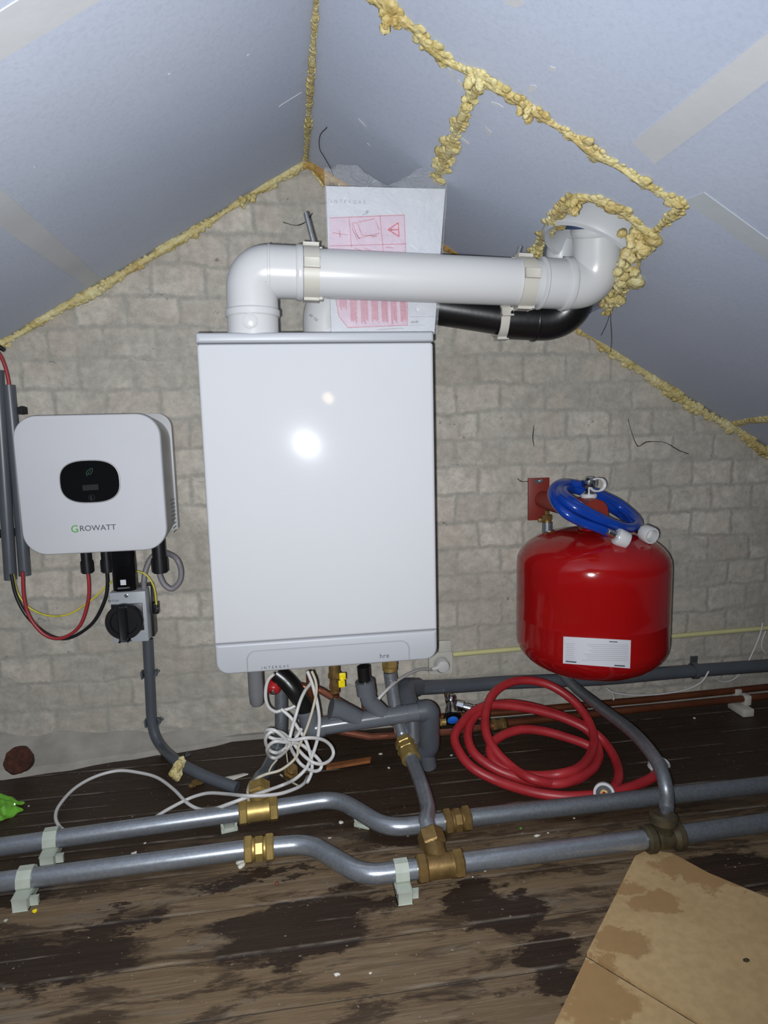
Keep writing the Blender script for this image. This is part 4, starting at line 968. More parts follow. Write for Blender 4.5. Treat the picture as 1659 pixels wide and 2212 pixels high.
pclip('pale clip round the front floor pipe, closest to the photo edge', A_(58, 1897), dd_)
pclip('pale clip standing tall round the front pipe beside the brass tee', A_(866, 1882), f3 - f2 + (g1 - g0) * .4)
def loose(label, px, py, ang):
    c = PF(px, py, .0); d = V((math.cos(ang), math.sin(ang), 0)); s = Z.cross(d); t = thing('pipe_clip', label, 'clip', c, 'empty pale pipe clips on the floor'); bm = NB()
    obox(bm, c + Z * .004, d * .03, s * .02, Z * .008, .001); obj('clip_foot', bm, 'pale_clip', t)
    for k in (-1, 1):
        bm = NB(); obox(bm, c + d * k * .012 + Z * .014, d * .005, s * .02, Z * .018 + d * k * .004, .001); obj('clip_arm', bm, 'pale_clip', t)
    return t
loose('empty pale pipe clip under the rear floor pipe beside the brass tee', 495, 1792, .2); loose('empty pale pipe clip lying below the bend of the rear floor pipe', 785, 1783, -.5)
# debris
DB = [(712, 1811, 'cream', 4), (700, 1840, 'white', 5), (880, 1806, 'grey', 6), (523, 1870, 'white', 12), (1160, 1807, 'white', 7), (1184, 1800, 'white', 3), (1048, 1882, 'white', 4), (1021, 1895, 'white', 3), (737, 1778, 'pink', 7), (1315, 1552, 'white', 4), (715, 1712, 'white', 3), (840, 1660, 'white', 5), (822, 1630, 'white', 5), (975, 1632, 'white', 3), (598, 1910, 'copper', 7), (75, 1970, 'yellow', 8), (728, 2107, 'pale', 8), (313, 1822, 'white', 3), (290, 1847, 'white', 9), (1240, 1768, 'white', 3), (62, 1742, 'white', 3), (1500, 1552, 'white', 4), (1125, 1790, 'green', 4), (12, 1990, 'grey', 6), (800, 2103, 'pale', 4), (950, 1560, 'white', 3)]
cm = {'white': 'plaster_chip', 'cream': 'cream_plastic', 'grey': 'pale_clip', 'pink': 'plaster_chip', 'copper': 'copper', 'yellow': 'yellow_plastic', 'pale': 'plaster_chip', 'green': 'text_green'}
WH = {(712, 1811): 'between the bends of the two floor pipes', (700, 1840): 'just above the front pipe bend', (880, 1806): 'in the hollow above the tall pale clip', (523, 1870): 'largest, below the front brass coupling', (1160, 1807): 'larger one above the straight pipe before the cast tee',
      (1184, 1800): 'tiny one beside a larger crumb above the straight pipe', (1048, 1882): 'just below the straight pipe beside the brass tee', (1021, 1895): 'under the near nut of the front brass tee', (737, 1778): 'just above the empty pale clip by the rear bend', (1315, 1552): 'inside the angle of bent tank pipe and wall',
      (715, 1712): 'touching the rear pipe before its bend', (840, 1660): 'behind the curved boiler pipe', (822, 1630): 'under the grey drain, close to the wall', (975, 1632): 'between grey trap and red hose', (598, 1910): 'near the big wet stain', (75, 1970): 'in the dark wet corner',
      (728, 2107): 'larger one on the bare boards in front', (313, 1822): 'under the rear pipe right of its pale clip', (290, 1847): 'between both floor pipes near the first pale clips', (1240, 1768): 'below the long pipe near the red hose nut', (62, 1742): 'beside the green plastic',
      (1500, 1552): 'on the black floor beyond the bent tank pipe', (1125, 1790): 'beyond the dull brass coupling', (12, 1990): 'at the photo edge in the dark wet corner', (800, 2103): 'smaller one on the bare boards in front', (950, 1560): 'against the wall behind the chrome tap'}
for (px, py, k, s) in DB:
    c = PF(px, py, .0); r = s * depth(c) / F_PX; bm = NB()
    if s >= 12:
        for i in range(7): ball(bm, c + V((R.uniform(-1, 1) * r * .6, R.uniform(-1, 1) * r * .6, r * .4)), r * R.uniform(.4, .6), 2, (1, 1, .7))
    else: ball(bm, c + Z * r * .3, r, 1, (R.uniform(.7, 1.2), R.uniform(.5, .9), .4)); 
    for v in bm.verts: v.co += V((1, .6, .3)) * noise.noise(v.co * 300) * r * .3
    col = {'pink': 'pinkish', 'pale': 'pale wooden', 'copper': 'coppery', 'grey': 'pale grey'}.get(k, k)
    w_ = WH.get((px, py))
    lab = f'{col} floor crumb, {w_}'
    tag(obj('plaster_crumb', bm, cm[k], smooth=0), lab, 'debris', f'{col} crumbs on the floor' if k == 'white' else None)

# ------------------------------------------------------------------ copper, gas, drain
YC = -.12
bm = NB(); sweep(bm, fillet([PY(735, 1580, -.2), PY(800, 1592, -.2), PY(985, 1580, -.16), PY(1075, 1566, -.13)], .05, 8), .0072, 16); tag(obj('copper_pipe', bm, 'copper'), 'bright copper pipe bending under the grey drain to the compression joint', 'pipe')
bm = NB(); sweep(bm, [PY(1095, 1562, -.125), PY(1400, 1530, -.10), PY(1900, 1479, -.09)], .0085, 16); tag(obj('copper_pipe', bm, 'copper_old'), 'brown tarnished copper pipe along the wall foot, lower one', 'pipe')
bm = NB(); sweep(bm, [PY(760, 1562, -.05), PY(1100, 1538, -.05), PY(1400, 1511, -.05), PY(1900, 1459, -.05)], .0085, 16); tag(obj('copper_pipe', bm, 'copper_old'), 'brown tarnished copper pipe along the wall foot, upper one', 'pipe')
bm = NB(); p, q = PY(1062, 1567, -.135), PY(1102, 1561, -.125); stack(bm, p, q - p, [(.011, .014, 6), (.012, .0115, 20), (.011, .014, 6)]); tag(obj('compression_joint', bm, 'brass_dull'), 'brass compression joint on the copper pipe inside the red hose coil', 'pipe fitting')
bm = NB(); sweep(bm, fillet([PY(648, 1482, -.2), PY(690, 1490, -.2), PY(800, 1555, -.2), PY(860, 1562, -.18)], .03, 8), .0072, 16); tag(obj('copper_pipe', bm, 'copper'), 'copper pipe slanting down behind the white cables to the drain', 'pipe')
bm = NB(); sweep(bm, [PY(668, 1450, -.22), PY(669, 1490, -.22), PY(671, 1560, -.21)], .007, 14); tag(obj('copper_pipe', bm, 'copper_old'), 'dark copper pipe dropping straight from the boiler behind the cables', 'pipe')
gv = thing('gas_valve', 'brass gas valve with bright yellow butterfly handle under the boiler', 'valve', PY(722, 1500, -.2))
p = PY(722, 1447, -.2); bm = NB(); stack(bm, p + Z * .015, -Z, [(.02, .0115, 16), (.012, .014, 6), (.012, .0105, 16), (.012, .0125, 6), (.008, .010, 16)]); obj('valve_body', bm, 'brass_dull', gv)
bm = NB(); c = PY(739, 1469, -.225); 
for s in (-1, 1): obox(bm, c + Z * s * .008 + X * s * .001, X * .014, Yv * .005, Z * .015, .002)
obox(bm, c, X * .009, Yv * .008, Z * .012, .002); obj('handle', bm, 'yellow_plastic', gv)
bm = NB(); sweep(bm, [c + V((0, .004, 0)), PY(724, 1469, -.2)], .005, 12); obj('valve_stem', bm, 'brass_dull', gv)
bm = NB(); q = PY(723, 1500, -.2); sweep(bm, [q, PY(724, 1560, -.2), PY(735, 1582, -.2)], .0078, 16); obj('gas_tube', bm, 'copper_old', gv)
bm = NB(); sweep(bm, [PY(786, 1500, -.12), PY(790, 1560, -.12)], .0075, 14); tag(obj('copper_pipe', bm, 'copper'), 'copper stub standing on the wall between gas valve and grey socket', 'pipe')

rv = thing('relief_valve', 'round red pressure relief cap with silver centre under the boiler', 'valve', PY(590, 1490, -.25))
c = PY(591, 1484, -.27); dr = V((-.15, -.8, -.55)).normalized(); bm = NB(); lathe(bm, c, dr, [(.0135, -.02), (.0145, -.005), (.0145, .006), (.012, .010), (.008, .011), (0, .011)], 24); obj('red_cap', bm, 'red_knob', rv)
bm = NB(); lathe(bm, c + dr * .010, dr, [(.006, 0), (.006, .003), (.004, .005), (0, .005)], 16); obj('silver_button', bm, 'chrome', rv)
bm = NB(); sweep(bm, [c - dr * .015, PY(607, 1462, -.2)], .009, 16); obj('valve_body', bm, 'brass_dull', rv)

dr_ = thing('drain_pipe', 'grey plastic drain assembly with branches and trap under the boiler', 'drain', PY(800, 1560, -.27))
GY = -.275; rg = .0178
zq = lambda x, y: (420 + x / 2.765, 1340 + y / 2.765)
G = lambda x, y, yy=GY: PY(*zq(x, y), yy)
bm = NB(); L0, L1 = G(715, 640), G(1345, 545); dm = (L1 - L0).normalized(); sweep(bm, [L0, L1], rg, 28)
for x in (955, 1140, 1260): c = L0.lerp(L1, (x - 715) / 630); lathe(bm, c, dm, [(rg, -.0008), (rg * 1.03, 0), (rg * 1.03, .001), (rg, .002)], 28)
obj('main_tube', bm, 'grey_pvc', dr_)
bm = NB(); sweep(bm, fillet([G(674, 545, GY + .004), G(700, 652), G(770, 632)], .03, 10), rg * 1.12, 28); lathe(bm, G(674, 553, GY + .004), (G(674, 540, GY + .004) - G(690, 620)).normalized(), [(rg * 1.1, -.005), (rg * 1.2, 0), (rg * 1.2, .005)], 28); obj('elbow', bm, 'grey_pvc', dr_)
bm = NB(); sweep(bm, [G(980, 590), G(870, 535, GY - .004), G(815, 525, GY - .006)], [rg, rg * 1.05, rg * 1.2], 28); obj('side_branch', bm, 'grey_pvc', dr_)
bm = NB(); sweep(bm, fillet([G(1018, 360), G(1040, 480), G(1120, 560)], .02, 8), rg * .92, 28); sweep(bm, [G(1016, 362), G(1028, 440)], rg * 1.08, 28); obj('top_branch', bm, 'grey_pvc', dr_)
bm = NB(); trap = fillet([G(1335, 545), G(1402, 535), G(1405, 760, GY + .02), G(1340, 800, GY + .035), G(1310, 760, GY + .05), G(1300, 560, GY + .07), G(1265, 450, GY + .11), G(1262, 400, GY + .14), G(1330, 400, GY + .17)], [.03, .03, .02, .02, .03, .03, .02], 10); sweep(bm, trap, rg * 1.18, 28); obj('trap_bend', bm, 'dark_pvc', dr_)
bm = NB(); sweep(bm, [G(1385, 790, GY + .02), G(1400, 865, GY + .03)], rg * .95, 24); obj('outlet_stub', bm, 'grey_pvc', dr_)
bm = NB(); ww = [PY(885, 1487, -.10), PY(1000, 1481, -.06), PY(1100, 1474, -.05), PY(1300, 1466, -.045), PY(1500, 1449, -.045), PY(1900, 1421, -.045)]; sweep(bm, crom(ww, 6), rad(29, ww[2]), 24); tag(obj('waste_pipe', bm, 'dark_pvc'), 'long grey waste pipe fixed along the wall behind the red tank', 'pipe')
t = thing('wall_bracket', 'small grey metal bracket holding the waste pipe right of the red tank', 'bracket', PY(1498, 1440, -.02))
bm = NB(); box(bm, PY(1491, 1432, -.004) - V((0, 0, 0)), PY(1506, 1416, -.001), 0); obj('wall_plate', bm, 'steel', t)
bm = NB(); c = PY(1500, 1449, -.045); band(bm, c, X, rad(31, c), rad(35, c), .012); obj('strap', bm, 'dark_pvc', t)
def hose(name, label, pts, r, mat, cat='hose', ribs=0):
    bm = NB(); P_ = crom(pts, 12); 
    rs = [r * (1 + (.05 if (i % 3 == 0) else 0) * ribs) for i in range(len(P_))]; sweep(bm, P_, rs, 20); return tag(obj(name, bm, mat), label, cat)
hose('drain_hose', 'thick black rubber hose from the boiler into the drain elbow', [G(490, 315, -.27), G(545, 360, -.275), G(600, 425, GY - .005), G(650, 500, GY), G(672, 548, GY + .003)], .0172, 'black_pipe')
hose('drain_hose', 'short black rubber hose above the upright grey drain branch', [G(1008, 275, GY), G(1012, 330, GY), G(1018, 375, GY)], .0125, 'black_pipe')

# socket and plug
so = thing('wall_socket', 'cream wall socket with white plug behind the boiler corner', 'socket', PY(955, 1432, -.0))
bm = NB(); a, b = PY(926, 1411, -.012), PY(979, 1455, -.012); loft(bm, [[V(((a.x + b.x) / 2 + u, y, (a.z + b.z) / 2 + v)) for u, v in rr((b.x - a.x) * k, (a.z - b.z) * k, .006, 4)] for y, k in ((0, 1), (-.010, 1), (-.012, .97))]); obj('faceplate', bm, 'cream_plastic', so)
c = V(((a.x + b.x) / 2, -.012, (a.z + b.z) / 2)); bm = NB(); lathe_open(bm, c, DN, [(.0195, -.001), (.0195, .001), (.0215, .001), (.0215, -.001)], 28); obj('socket_ring', bm, 'pale_clip', so)
bm = NB(); a, b = PY(948, 1386, -.01), PY(976, 1408, -.01); box(bm, (a.x, -.008, b.z), (b.x, 0, a.z), .002); obj('blank_box', bm, 'cream_plastic', so)
pl = thing('mains_plug', 'white round mains plug pushed into the cream wall socket', 'plug', c)
bm = NB(); lathe(bm, c + DN * .001, DN, [(.018, 0), (.018, .016), (.014, .024), (.006, .026), (0, .026)], 24); obj('plug_body', bm, 'white_cable', pl)
bm = NB(); sweep(bm, [c + DN * .018, c + DN * .024 + V((-.03, 0, -.004))], [.008, .0045], 12); obj('strain_relief', bm, 'white_cable', pl)
q = c + DN * .024 + V((-.028, 0, -.004))
cable('power_cable', 'white power cable drooping from the mains plug to behind the drain', [q, PY(905, 1447, -.10), PY(868, 1464, -.18), PY(838, 1488, -.24), PY(812, 1516, -.26), PY(795, 1538, -.25)], .0034, 'white_cable')
cable('cable_conduit', 'thin pale yellow conduit running level behind the red tank', Pq([(978, 1414), (1115, 1402), (1300, 1387), (1480, 1372), (1900, 1335)], -.008), .0062, 'conduit_yellow', 'conduit')
cable('thin_cable', 'thin white cable curving from wall bracket up over the yellow conduit', Pq([(1542, 1463), (1560, 1472), (1585, 1467), (1610, 1440), (1630, 1400), (1642, 1370), (1648, 1345)], -.03), .0021, 'white_cable')
cable('thin_cable', 'thin white cable sagging below the grey waste pipe beside the tank', Pq([(1312, 1487), (1320, 1494), (1360, 1501), (1420, 1500), (1480, 1490), (1515, 1473), (1531, 1450)], -.075), .0021, 'white_cable')
cable('thin_cable', 'short curl of thin white cable under the red tank', Pq([(1308, 1486), (1318, 1492), (1326, 1504), (1325, 1512)], -.06), .0019, 'white_cable')
cable('thin_cable', 'short thin white cable against the wall beyond the yellow conduit', Pq([(1654, 1363), (1646, 1385), (1647, 1402), (1656, 1412)], -.02), .0021, 'white_cable')

# tap
tp = thing('water_tap', 'chrome washing machine tap with blue button on the wall', 'tap', PY(975, 1540, -.1))
bm = NB(); sweep(bm, fillet([PY(966, 1490, -.03), PY(968, 1497, -.07), PY(975, 1530, -.10)], .02, 6), .0105, 16); obj('brass_elbow', bm, 'brass_dull', tp)
bm = NB(); p, q = PY(973, 1503, -.09), PY(977, 1548, -.125); d = (q - p).normalized(); L = (q - p).length; lathe(bm, p, d, [(.011, 0), (.013, .004), (.013, .014), (.010, .018), (.014, L * .6), (.016, L * .8), (.019, L * .92)], 24); obj('tap_body', bm, 'chrome', tp)
bm = NB(); lathe(bm, q - V((0, -.004, 0)), V((-.05, -.85, -.4)), [(.019, 0), (.0205, .004), (.0205, .010), (.015, .012), (.0, .012)], 20); obj('knob', bm, 'black_gloss', tp)
bm = NB(); kd = V((-.05, -.85, -.4)).normalized(); lathe(bm, q - V((0, -.004, 0)) + kd * .0115, kd, [(.0125, 0), (.0125, .0015), (.010, .003), (0, .0035)], 20); obj('blue_button', bm, 'blue_cap', tp)
bm = NB(); p, q = PY(985, 1522, -.10), PY(1024, 1533, -.115); stack(bm, p, q - p, [(.018, .012, 8), (.006, .009, 20), (.014, .0105, 20)]); sweep(bm, [q, PY(1029, 1534, -.118)], .0125, 20); obj('outlet', bm, 'chrome', tp)
bm = NB(); p = PY(944, 1561, -.13); stack(bm, p, X, [(.010, .010, 6), (.01, .008, 16)]); tag(obj('brass_nut', bm, 'brass'), 'small brass nut on the copper pipe below the chrome tap', 'pipe fitting')

# ------------------------------------------------------------------ red hose coil
zr_ = lambda x, y: (980 + x / 3.318, 1440 + y / 3.318)
def hy(py): return -.085 + (py - 1465) / (1725 - 1465) * -.27
HP = [(1085, 905), (1135, 885), (1182, 800), (1168, 690), (1100, 565), (985, 455), (810, 365), (600, 298), (400, 265), (240, 292), (140, 372), (102, 485), (135, 605), (250, 705), (400, 775), (570, 822), (760, 838), (905, 790), (1010, 715), (1032, 620), (955, 560), (800, 505), (640, 462), (480, 452), (340, 498), (265, 570), (275, 655), (345, 722), (470, 768), (600, 782), (760, 770), (900, 725), (985, 620), (1003, 490), (935, 335), (805, 202), (640, 116), (450, 102), (305, 172), (238, 292), (228, 450), (290, 590), (415, 718), (555, 802), (740, 838), (900, 800), (1015, 705), (1040, 610), (975, 470), (800, 375), (570, 308), (320, 275), (170, 305), (62, 400), (6, 505), (45, 618), (140, 728), (320, 822), (560, 898), (780, 930), (980, 925), (1130, 902), (1300, 852), (1430, 790), (1462, 740)]
rh = .0098; hp = []
for i, (x, y) in enumerate(HP):
    px, py = zr_(x, y); lift = rh + (.0 if i < 12 else .012 if i < 30 else .024 if i < 44 else .010)
    if i < 6: lift = .022
    hp.append(PG(px, py, hy(py) - lift * .6, lift))
hp = [p + V((0, 0, 0)) for p in hp]
rhz = thing('red_hose', 'coiled red rubber hose lying on the floor below the expansion tank', 'hose', PF(1150, 1640, 0))
bm = NB(); sweep(bm, crom(hp, 6), rh, 16); obj('hose_tube', bm, 'hose_red', rhz)
def nutend(c, d, par, r=.020):
    d = V(d).normalized(); bm = NB(); lathe_open(bm, c, d, [(.0095, -.022), (.011, -.018), (.012, -.012), (r * .95, -.008), (r, -.004), (r, .008), (r * .96, .010), (r * .74, .010), (r * .70, .002), (.004, .0), (.004, -.022)], 28); n_ = obj('screw_nut', bm, 'white_pvc', par)
    bm = NB(); lathe_open(bm, c, d, [(r * .70, .003), (r * .70, .006), (r * .36, .006), (r * .36, .003)], 24); obj('rubber_washer', bm, 'black_plastic', n_)
    bm = NB(); lathe_open(bm, c, d, [(r * .36, .001), (r * .36, .007), (r * .16, .007), (r * .16, .001)], 20); obj('brass_insert', bm, 'brass_dull', n_)
nutend(hp[0] + V((-.008, -.012, .008)), V((-.45, -.8, .35)), rhz)
bm = NB(); e_ = hp[-1]; lathe_open(bm, e_ + V((.0, 0, .006)), V((.25, -.15, 1)), [(.010, -.014), (.012, -.008), (.020, -.004), (.021, .014), (.019, .016), (.016, .014), (.014, .0), (.008, -.004), (.008, -.014)], 28); obj('screw_nut', bm, 'white_pvc', rhz)

# ------------------------------------------------------------------ expansion tank
TY = -.19
tank = thing('expansion_tank', 'glossy red expansion tank with white label hanging from a wall bracket', 'tank', PY(1277, 1480, TY))
cxp = PY(1277, 1300, TY); tx = cxp.x; tr = rad(322, cxp) * .985
zt_, zb_ = PY(1277, 1150, TY - tr * .25).z, PY(1280, 1482, TY - tr * .55).z
H_ = zt_ - zb_
bm = NB(); prof = []
hs = tr * .46
for k in range(0, 11):
    a = math.pi / 2 * k / 10; prof.append((tr * math.sin(a) ** .80 if k else 0.0001, zb_ + hs * (1 - math.cos(a))))
for k in range(1, 11):
    a = math.pi / 2 * k / 10; prof.append((tr * math.cos(a) ** .80 if k < 10 else .025, zt_ - hs * (1 - math.sin(a))))
for q_, (a_, b_2) in enumerate(((1, .004), (1, .02), (1, .0525), (1.0022, .0545), (1.0022, .0555), (1, .0575), (1, .08))): prof.insert(11 + q_, (tr * a_, zb_ + hs + b_2))
prof.insert(18, (tr, zt_ - hs - .02)); prof.insert(19, (tr, zt_ - hs - .004))
lathe(bm, V((tx, TY, 0)), Z, prof, 96); tb = obj('tank_shell', bm, 'tank_red', tank)
bm = NB(); lathe(bm, V((tx, TY, zt_ - .004)), Z, [(.030, 0), (.028, .006), (.016, .010), (.014, .03), (0, .03)], 28); obj('neck', bm, 'tank_red', tank)
bm = NB(); stack(bm, V((tx - .004, TY, zt_ + .004)), Z, [(.008, .032, 6), (.006, .02, 20)]); obj('neck_nut', bm, 'cast_dark', tank)
# curved label
def TP(px, py, off=.0008):
    d = ray(px, py); o = CAM; a = d.x ** 2 + d.y ** 2; ox, oy = o.x - tx, o.y - TY; b = 2 * (ox * d.x + oy * d.y); c_ = ox * ox + oy * oy - (tr + off) ** 2
    t_ = (-b - math.sqrt(b * b - 4 * a * c_)) / (2 * a); return o + d * t_
def patch(bm, quad, off, th=.0003, n=16):
    (ax, ay), (bx, by), (cx_, cy_), (dx, dy) = quad; rows = []
    for j in (0, 1):
        rows.append([])
        for i in range(n + 1):
            u = i / n; p = (ax + (bx - ax) * u, ay + (by - ay) * u) if j == 0 else (dx + (cx_ - dx) * u, dy + (cy_ - dy) * u); rows[j].append(p)
    secs = [[TP(*rows[0][i], off - .001), TP(*rows[0][i], off), TP(*rows[1][i], off), TP(*rows[1][i], off - .001)] for i in range(n + 1)]
    return loft(bm, secs)
bm = patch(NB(), ((1217, 1375), (1363, 1383), (1361, 1444), (1216, 1433)), .0008)
for v in bm.verts: pass
lab_ = obj('rating_label', bm, 'label_white', tank)
bm = NB()
for k in range(9):
    y0 = 1391 + k * 4.2; xa = 1252 + R.uniform(0, 30); patch(bm, ((xa, y0 + .8), (1357, y0 + 2), (1357, y0 + 2.8), (xa, y0 + 1.6)), .0013, n=8)
    patch(bm, ((1222, y0 - 1), (1238 + R.uniform(0, 8), y0 - 1), (1240, y0 - .2), (1222, y0 - .2)), .0013, n=4)
obj('fine_print', bm, 'text_grey', lab_, smooth=0)
bm = NB(); patch(bm, ((1222, 1427), (1245, 1429), (1245, 1432), (1222, 1430)), .0013, n=4); patch(bm, ((1327, 1436), (1350, 1437.5), (1350, 1440.5), (1327, 1439)), .0013, n=4); patch(bm, ((1316, 1385), (1334, 1386), (1334, 1388), (1316, 1387)), .0013, n=4); obj('bold_print', bm, 'text_dark', lab_, smooth=0)
# bracket
bk_ = thing('tank_bracket', 'rust-red wall bracket with round arm carrying the expansion tank', 'bracket', PY(1162, 1078, 0))
bm = NB(); a, b = PY(1141, 1033, -.006), PY(1185, 1122, -.006); box(bm, (a.x, -.010, b.z), (b.x, -.002, a.z), .001); obj('wall_plate', bm, 'primer_red', bk_)
bm = NB(); lathe(bm, PY(1159, 1040, -.010), DN, [(.006, 0), (.006, .001), (0, .001)], 16); lathe(bm, PY(1168, 1039, -.010), DN, [(.0055, 0), (.005, .004), (0, .005)], 12); obj('screw', bm, 'steel', bk_)
hc_ = PY(1283, 1106, TY - .045); bm = NB(); sweep(bm, [PY(1170, 1078, -.01), PY(1200, 1086, -.06), PY(1250, 1098, -.16), V((tx, TY, hc_.z + .004))], [.020, .023, .024, .024], 24); obj('arm', bm, 'primer_red', bk_)
bm = NB(); cyl(bm, hc_ + V((0, .05, 0)), V((0.06, -1, -.05)), .052, rad(60, hc_), 32); obj('round_head', bm, 'primer_red', bk_)
bm = NB(); p = PY(1182, 1103, -.05); stack(bm, p, -Z, [(.010, .006, 6), (.012, .013, 6), (.008, .010, 16)]); obox(bm, p + V((-.012, 0, -.022)), X * .02, Yv * .012, Z * .010, .002); obj('pipe_union', bm, 'brass_dull', bk_)
vv = PY(1272, 1075, TY - .01)
bm = NB(); lathe(bm, vv, Z, [(.016, 0), (.017, .003), (.017, .007), (.014, .009)], 24); obj('white_washer', bm, 'white_pvc', bk_)
bm = NB(); lathe(bm, vv + Z * .008, Z, [(.0125, 0), (.0125, .004), (.009, .006), (.009, .012), (.012, .014), (.0155, .016), (.0165, .020), (.0165, .030), (.014, .032), (.010, .034), (.009, .036), (0, .036)], 24); vvo = obj('chrome_valve', bm, 'chrome', bk_)
bm = NB(); c = vv + V((.013, -.012, .028))
secs = []
for k in range(33):
    a = 2 * math.pi * k / 32; u = V((math.cos(a) * .0165, 0, math.sin(a) * .0135)); t_ = .0028 if math.cos(a) < .4 else .0042
    secs.append([c + u * (1 + t_ / .0165 * math.cos(b_)) + Yv * t_ * math.sin(b_) for b_ in [2 * math.pi * j / 8 for j in range(8)]])
loft(bm, secs, caps=False); obj('cap_strap', bm, 'white_pvc', bk_)

# blue hose
bh = thing('blue_hose', 'short coiled blue hose with two white nuts looped over the tank bracket', 'hose', PY(1283, 1150, TY - .05))
zb = lambda x, y: (1120 + x / 5.027, 1000 + y / 5.027)
def bp(x, y, yy): return PY(*zb(x, y), yy)
yf, yk = TY - .095, TY + .03
BP = [bp(990, 760, yf - .006), bp(880, 715, yf - .006), bp(700, 650, yf - .004), bp(520, 555, yf), bp(400, 430, yf + .03), bp(365, 320, TY - .03), bp(420, 240, TY), bp(530, 222, yk), bp(680, 250, yk), bp(820, 330, yk), bp(960, 400, yk), bp(1100, 480, yk), bp(1230, 580, TY), bp(1290, 670, TY - .04), bp(1200, 705, yf + .02), bp(1050, 670, yf), bp(900, 600, yf), bp(740, 520, yf), bp(600, 430, yf + .01), bp(500, 340, TY - .04), bp(500, 290, TY), bp(580, 285, yk), bp(720, 320, yk), bp(850, 390, yk), bp(1000, 490, yk), bp(1120, 570, yk + .01), bp(1215, 655, TY - .01), bp(1230, 705, TY - .05), bp(1130, 700, yf + .01), bp(960, 640, yf - .004), bp(780, 570, yf - .004), bp(600, 480, yf), bp(460, 380, yf + .03), bp(430, 300, TY - .02), bp(470, 230, TY + .01), bp(600, 235, yk + .012), bp(760, 290, yk + .012), bp(920, 350, yk + .012), bp(1080, 430, yk + .012), bp(1220, 540, TY + .02), bp(1300, 640, TY - .01), bp(1290, 710, TY - .04), bp(1330, 735, TY - .055)]
bm = NB(); sweep(bm, crom(BP, 6), .0096, 16); obj('hose_tube', bm, 'hose_blue', bh)
def bend(p, d, yside):
    d = V(d).normalized(); bm = NB(); stack(bm, V(p), d, [(.022, .0085, 16)]); ring(bm, V(p) + d * .004, d, .0085, .001, 20, 5); obj('ferrule', bm, 'chrome', bh)
    bm = NB(); c = V(p) + d * .022; lathe_open(bm, c, d, [(.009, 0), (.0165, .001), (.018, .004), (.018, .024), (.017, .026), (.0135, .026), (.0135, .008), (.008, .005), (.009, 0)], 12); obj('white_nut', bm, 'white_pvc', bh)
bend(bp(950, 738, yf - .008), (bp(1110, 815, yf - .012) - bp(950, 738, yf - .008)), 0)
bend(bp(1285, 715, TY - .05), (bp(1410, 775, TY - .085) - bp(1285, 715, TY - .05)), 0)

# ------------------------------------------------------------------ white cables under the boiler
z4 = lambda x, y: (540 + x / 6.38, 1440 + y / 6.38)
z1 = lambda x, y: (400 + x / 3.318, 1560 + y / 3.318)
def zc(l, f, y0, y1, r=.0034):
    o = []
    for i, (x, y) in enumerate(l):
        px, py = f(x, y); yy = y0 + (y1 - y0) * i / max(1, len(l) - 1); o.append(PG(px, py, yy, r))
    return o
WY = -.315
floorz = lambda l, z_=.006: [PF(x, y, z_) for x, y in l]
top_z = PZ + rp_ + .004
cA_ = zc([(790, 60), (850, 210), (890, 350), (930, 520), (955, 700), (950, 860), (930, 1000), (880, 1170), (830, 1290), (760, 1420), (620, 1550)], z4, WY - .0, -.34) + [PF(*z1(700, 450), .055), PF(*z1(560, 500), top_z + .01), PF(*z1(440, 540), top_z + .012), PF(*z1(330, 580), top_z + .006)] + [PF(460, 1748, .035)] + floorz([(432, 1748), (405, 1735), (375, 1705), (340, 1680), (300, 1669), (255, 1665), (205, 1678), (160, 1704), (128, 1740), (120, 1765), (128, 1785), (142, 1796)], .012)
cable('power_cable', 'white cable from the boiler, running left and curling in a wide floor loop', cA_, .0034, 'white_cable')
cD_ = zc([(430, 585), (560, 700), (670, 860), (765, 1010), (820, 1170), (855, 1330), (845, 1470), (790, 1590)], z4, -.30, -.345) + [PF(*z1(880, 390), .05), PF(*z1(850, 440), .05), PF(*z1(780, 480), .054), PF(*z1(650, 518), top_z + .012), PF(*z1(450, 528), top_z + .02), PF(*z1(300, 515), .045), PF(*z1(180, 508), .03), PF(*z1(90, 525), .02), PF(*z1(0, 560), .012), PF(360, 1750, .01), PF(332, 1768, .01)]
cable('power_cable', 'white cable crossing over the brass tee toward the floor between wall and pipe', cD_, .0034, 'white_cable')
cable('sensor_cable', 'cream thinner cable hanging from the boiler down to the brass tee', zc([(850, 60), (905, 200), (915, 350), (870, 570), (800, 800), (720, 1000), (665, 1120), (650, 1220), (570, 1320), (410, 1430), (230, 1480), (90, 1540)], z4, -.325, -.345) + [PF(*z1(470, 430), .05), PF(*z1(448, 490), .056), PF(*z1(455, 565), top_z)], .0027, 'cream_cable')
cable('power_cable', 'white cable loop hanging left around the red relief cap', zc([(330, 100), (260, 170), (222, 280), (218, 440), (260, 560), (350, 620), (430, 605), (540, 580), (650, 525)], z4, -.30, -.285), .0034, 'white_cable')
E_ = [(840, 230), (760, 330), (690, 480), (630, 680), (580, 850), (545, 1000), (530, 1090), (470, 1140), (380, 1185), (290, 1165), (230, 1090), (215, 1000), (260, 920), (340, 890), (440, 910), (520, 970), (600, 1060), (680, 1160), (780, 1260), (880, 1325), (1000, 1340), (1100, 1290), (1150, 1200), (1120, 1100), (1030, 1020), (900, 985), (760, 985), (620, 1010), (500, 1000), (360, 1000), (250, 960), (210, 905), (250, 870), (340, 880), (450, 960), (540, 1080), (600, 1190), (680, 1320), (780, 1400), (880, 1440), (960, 1420), (985, 1350), (930, 1260), (820, 1160), (700, 1070), (590, 1050), (470, 1040), (360, 1030), (280, 1070), (235, 1150), (270, 1230), (350, 1260), (430, 1220), (500, 1150), (570, 1070), (640, 970), (710, 860)]
cE = []
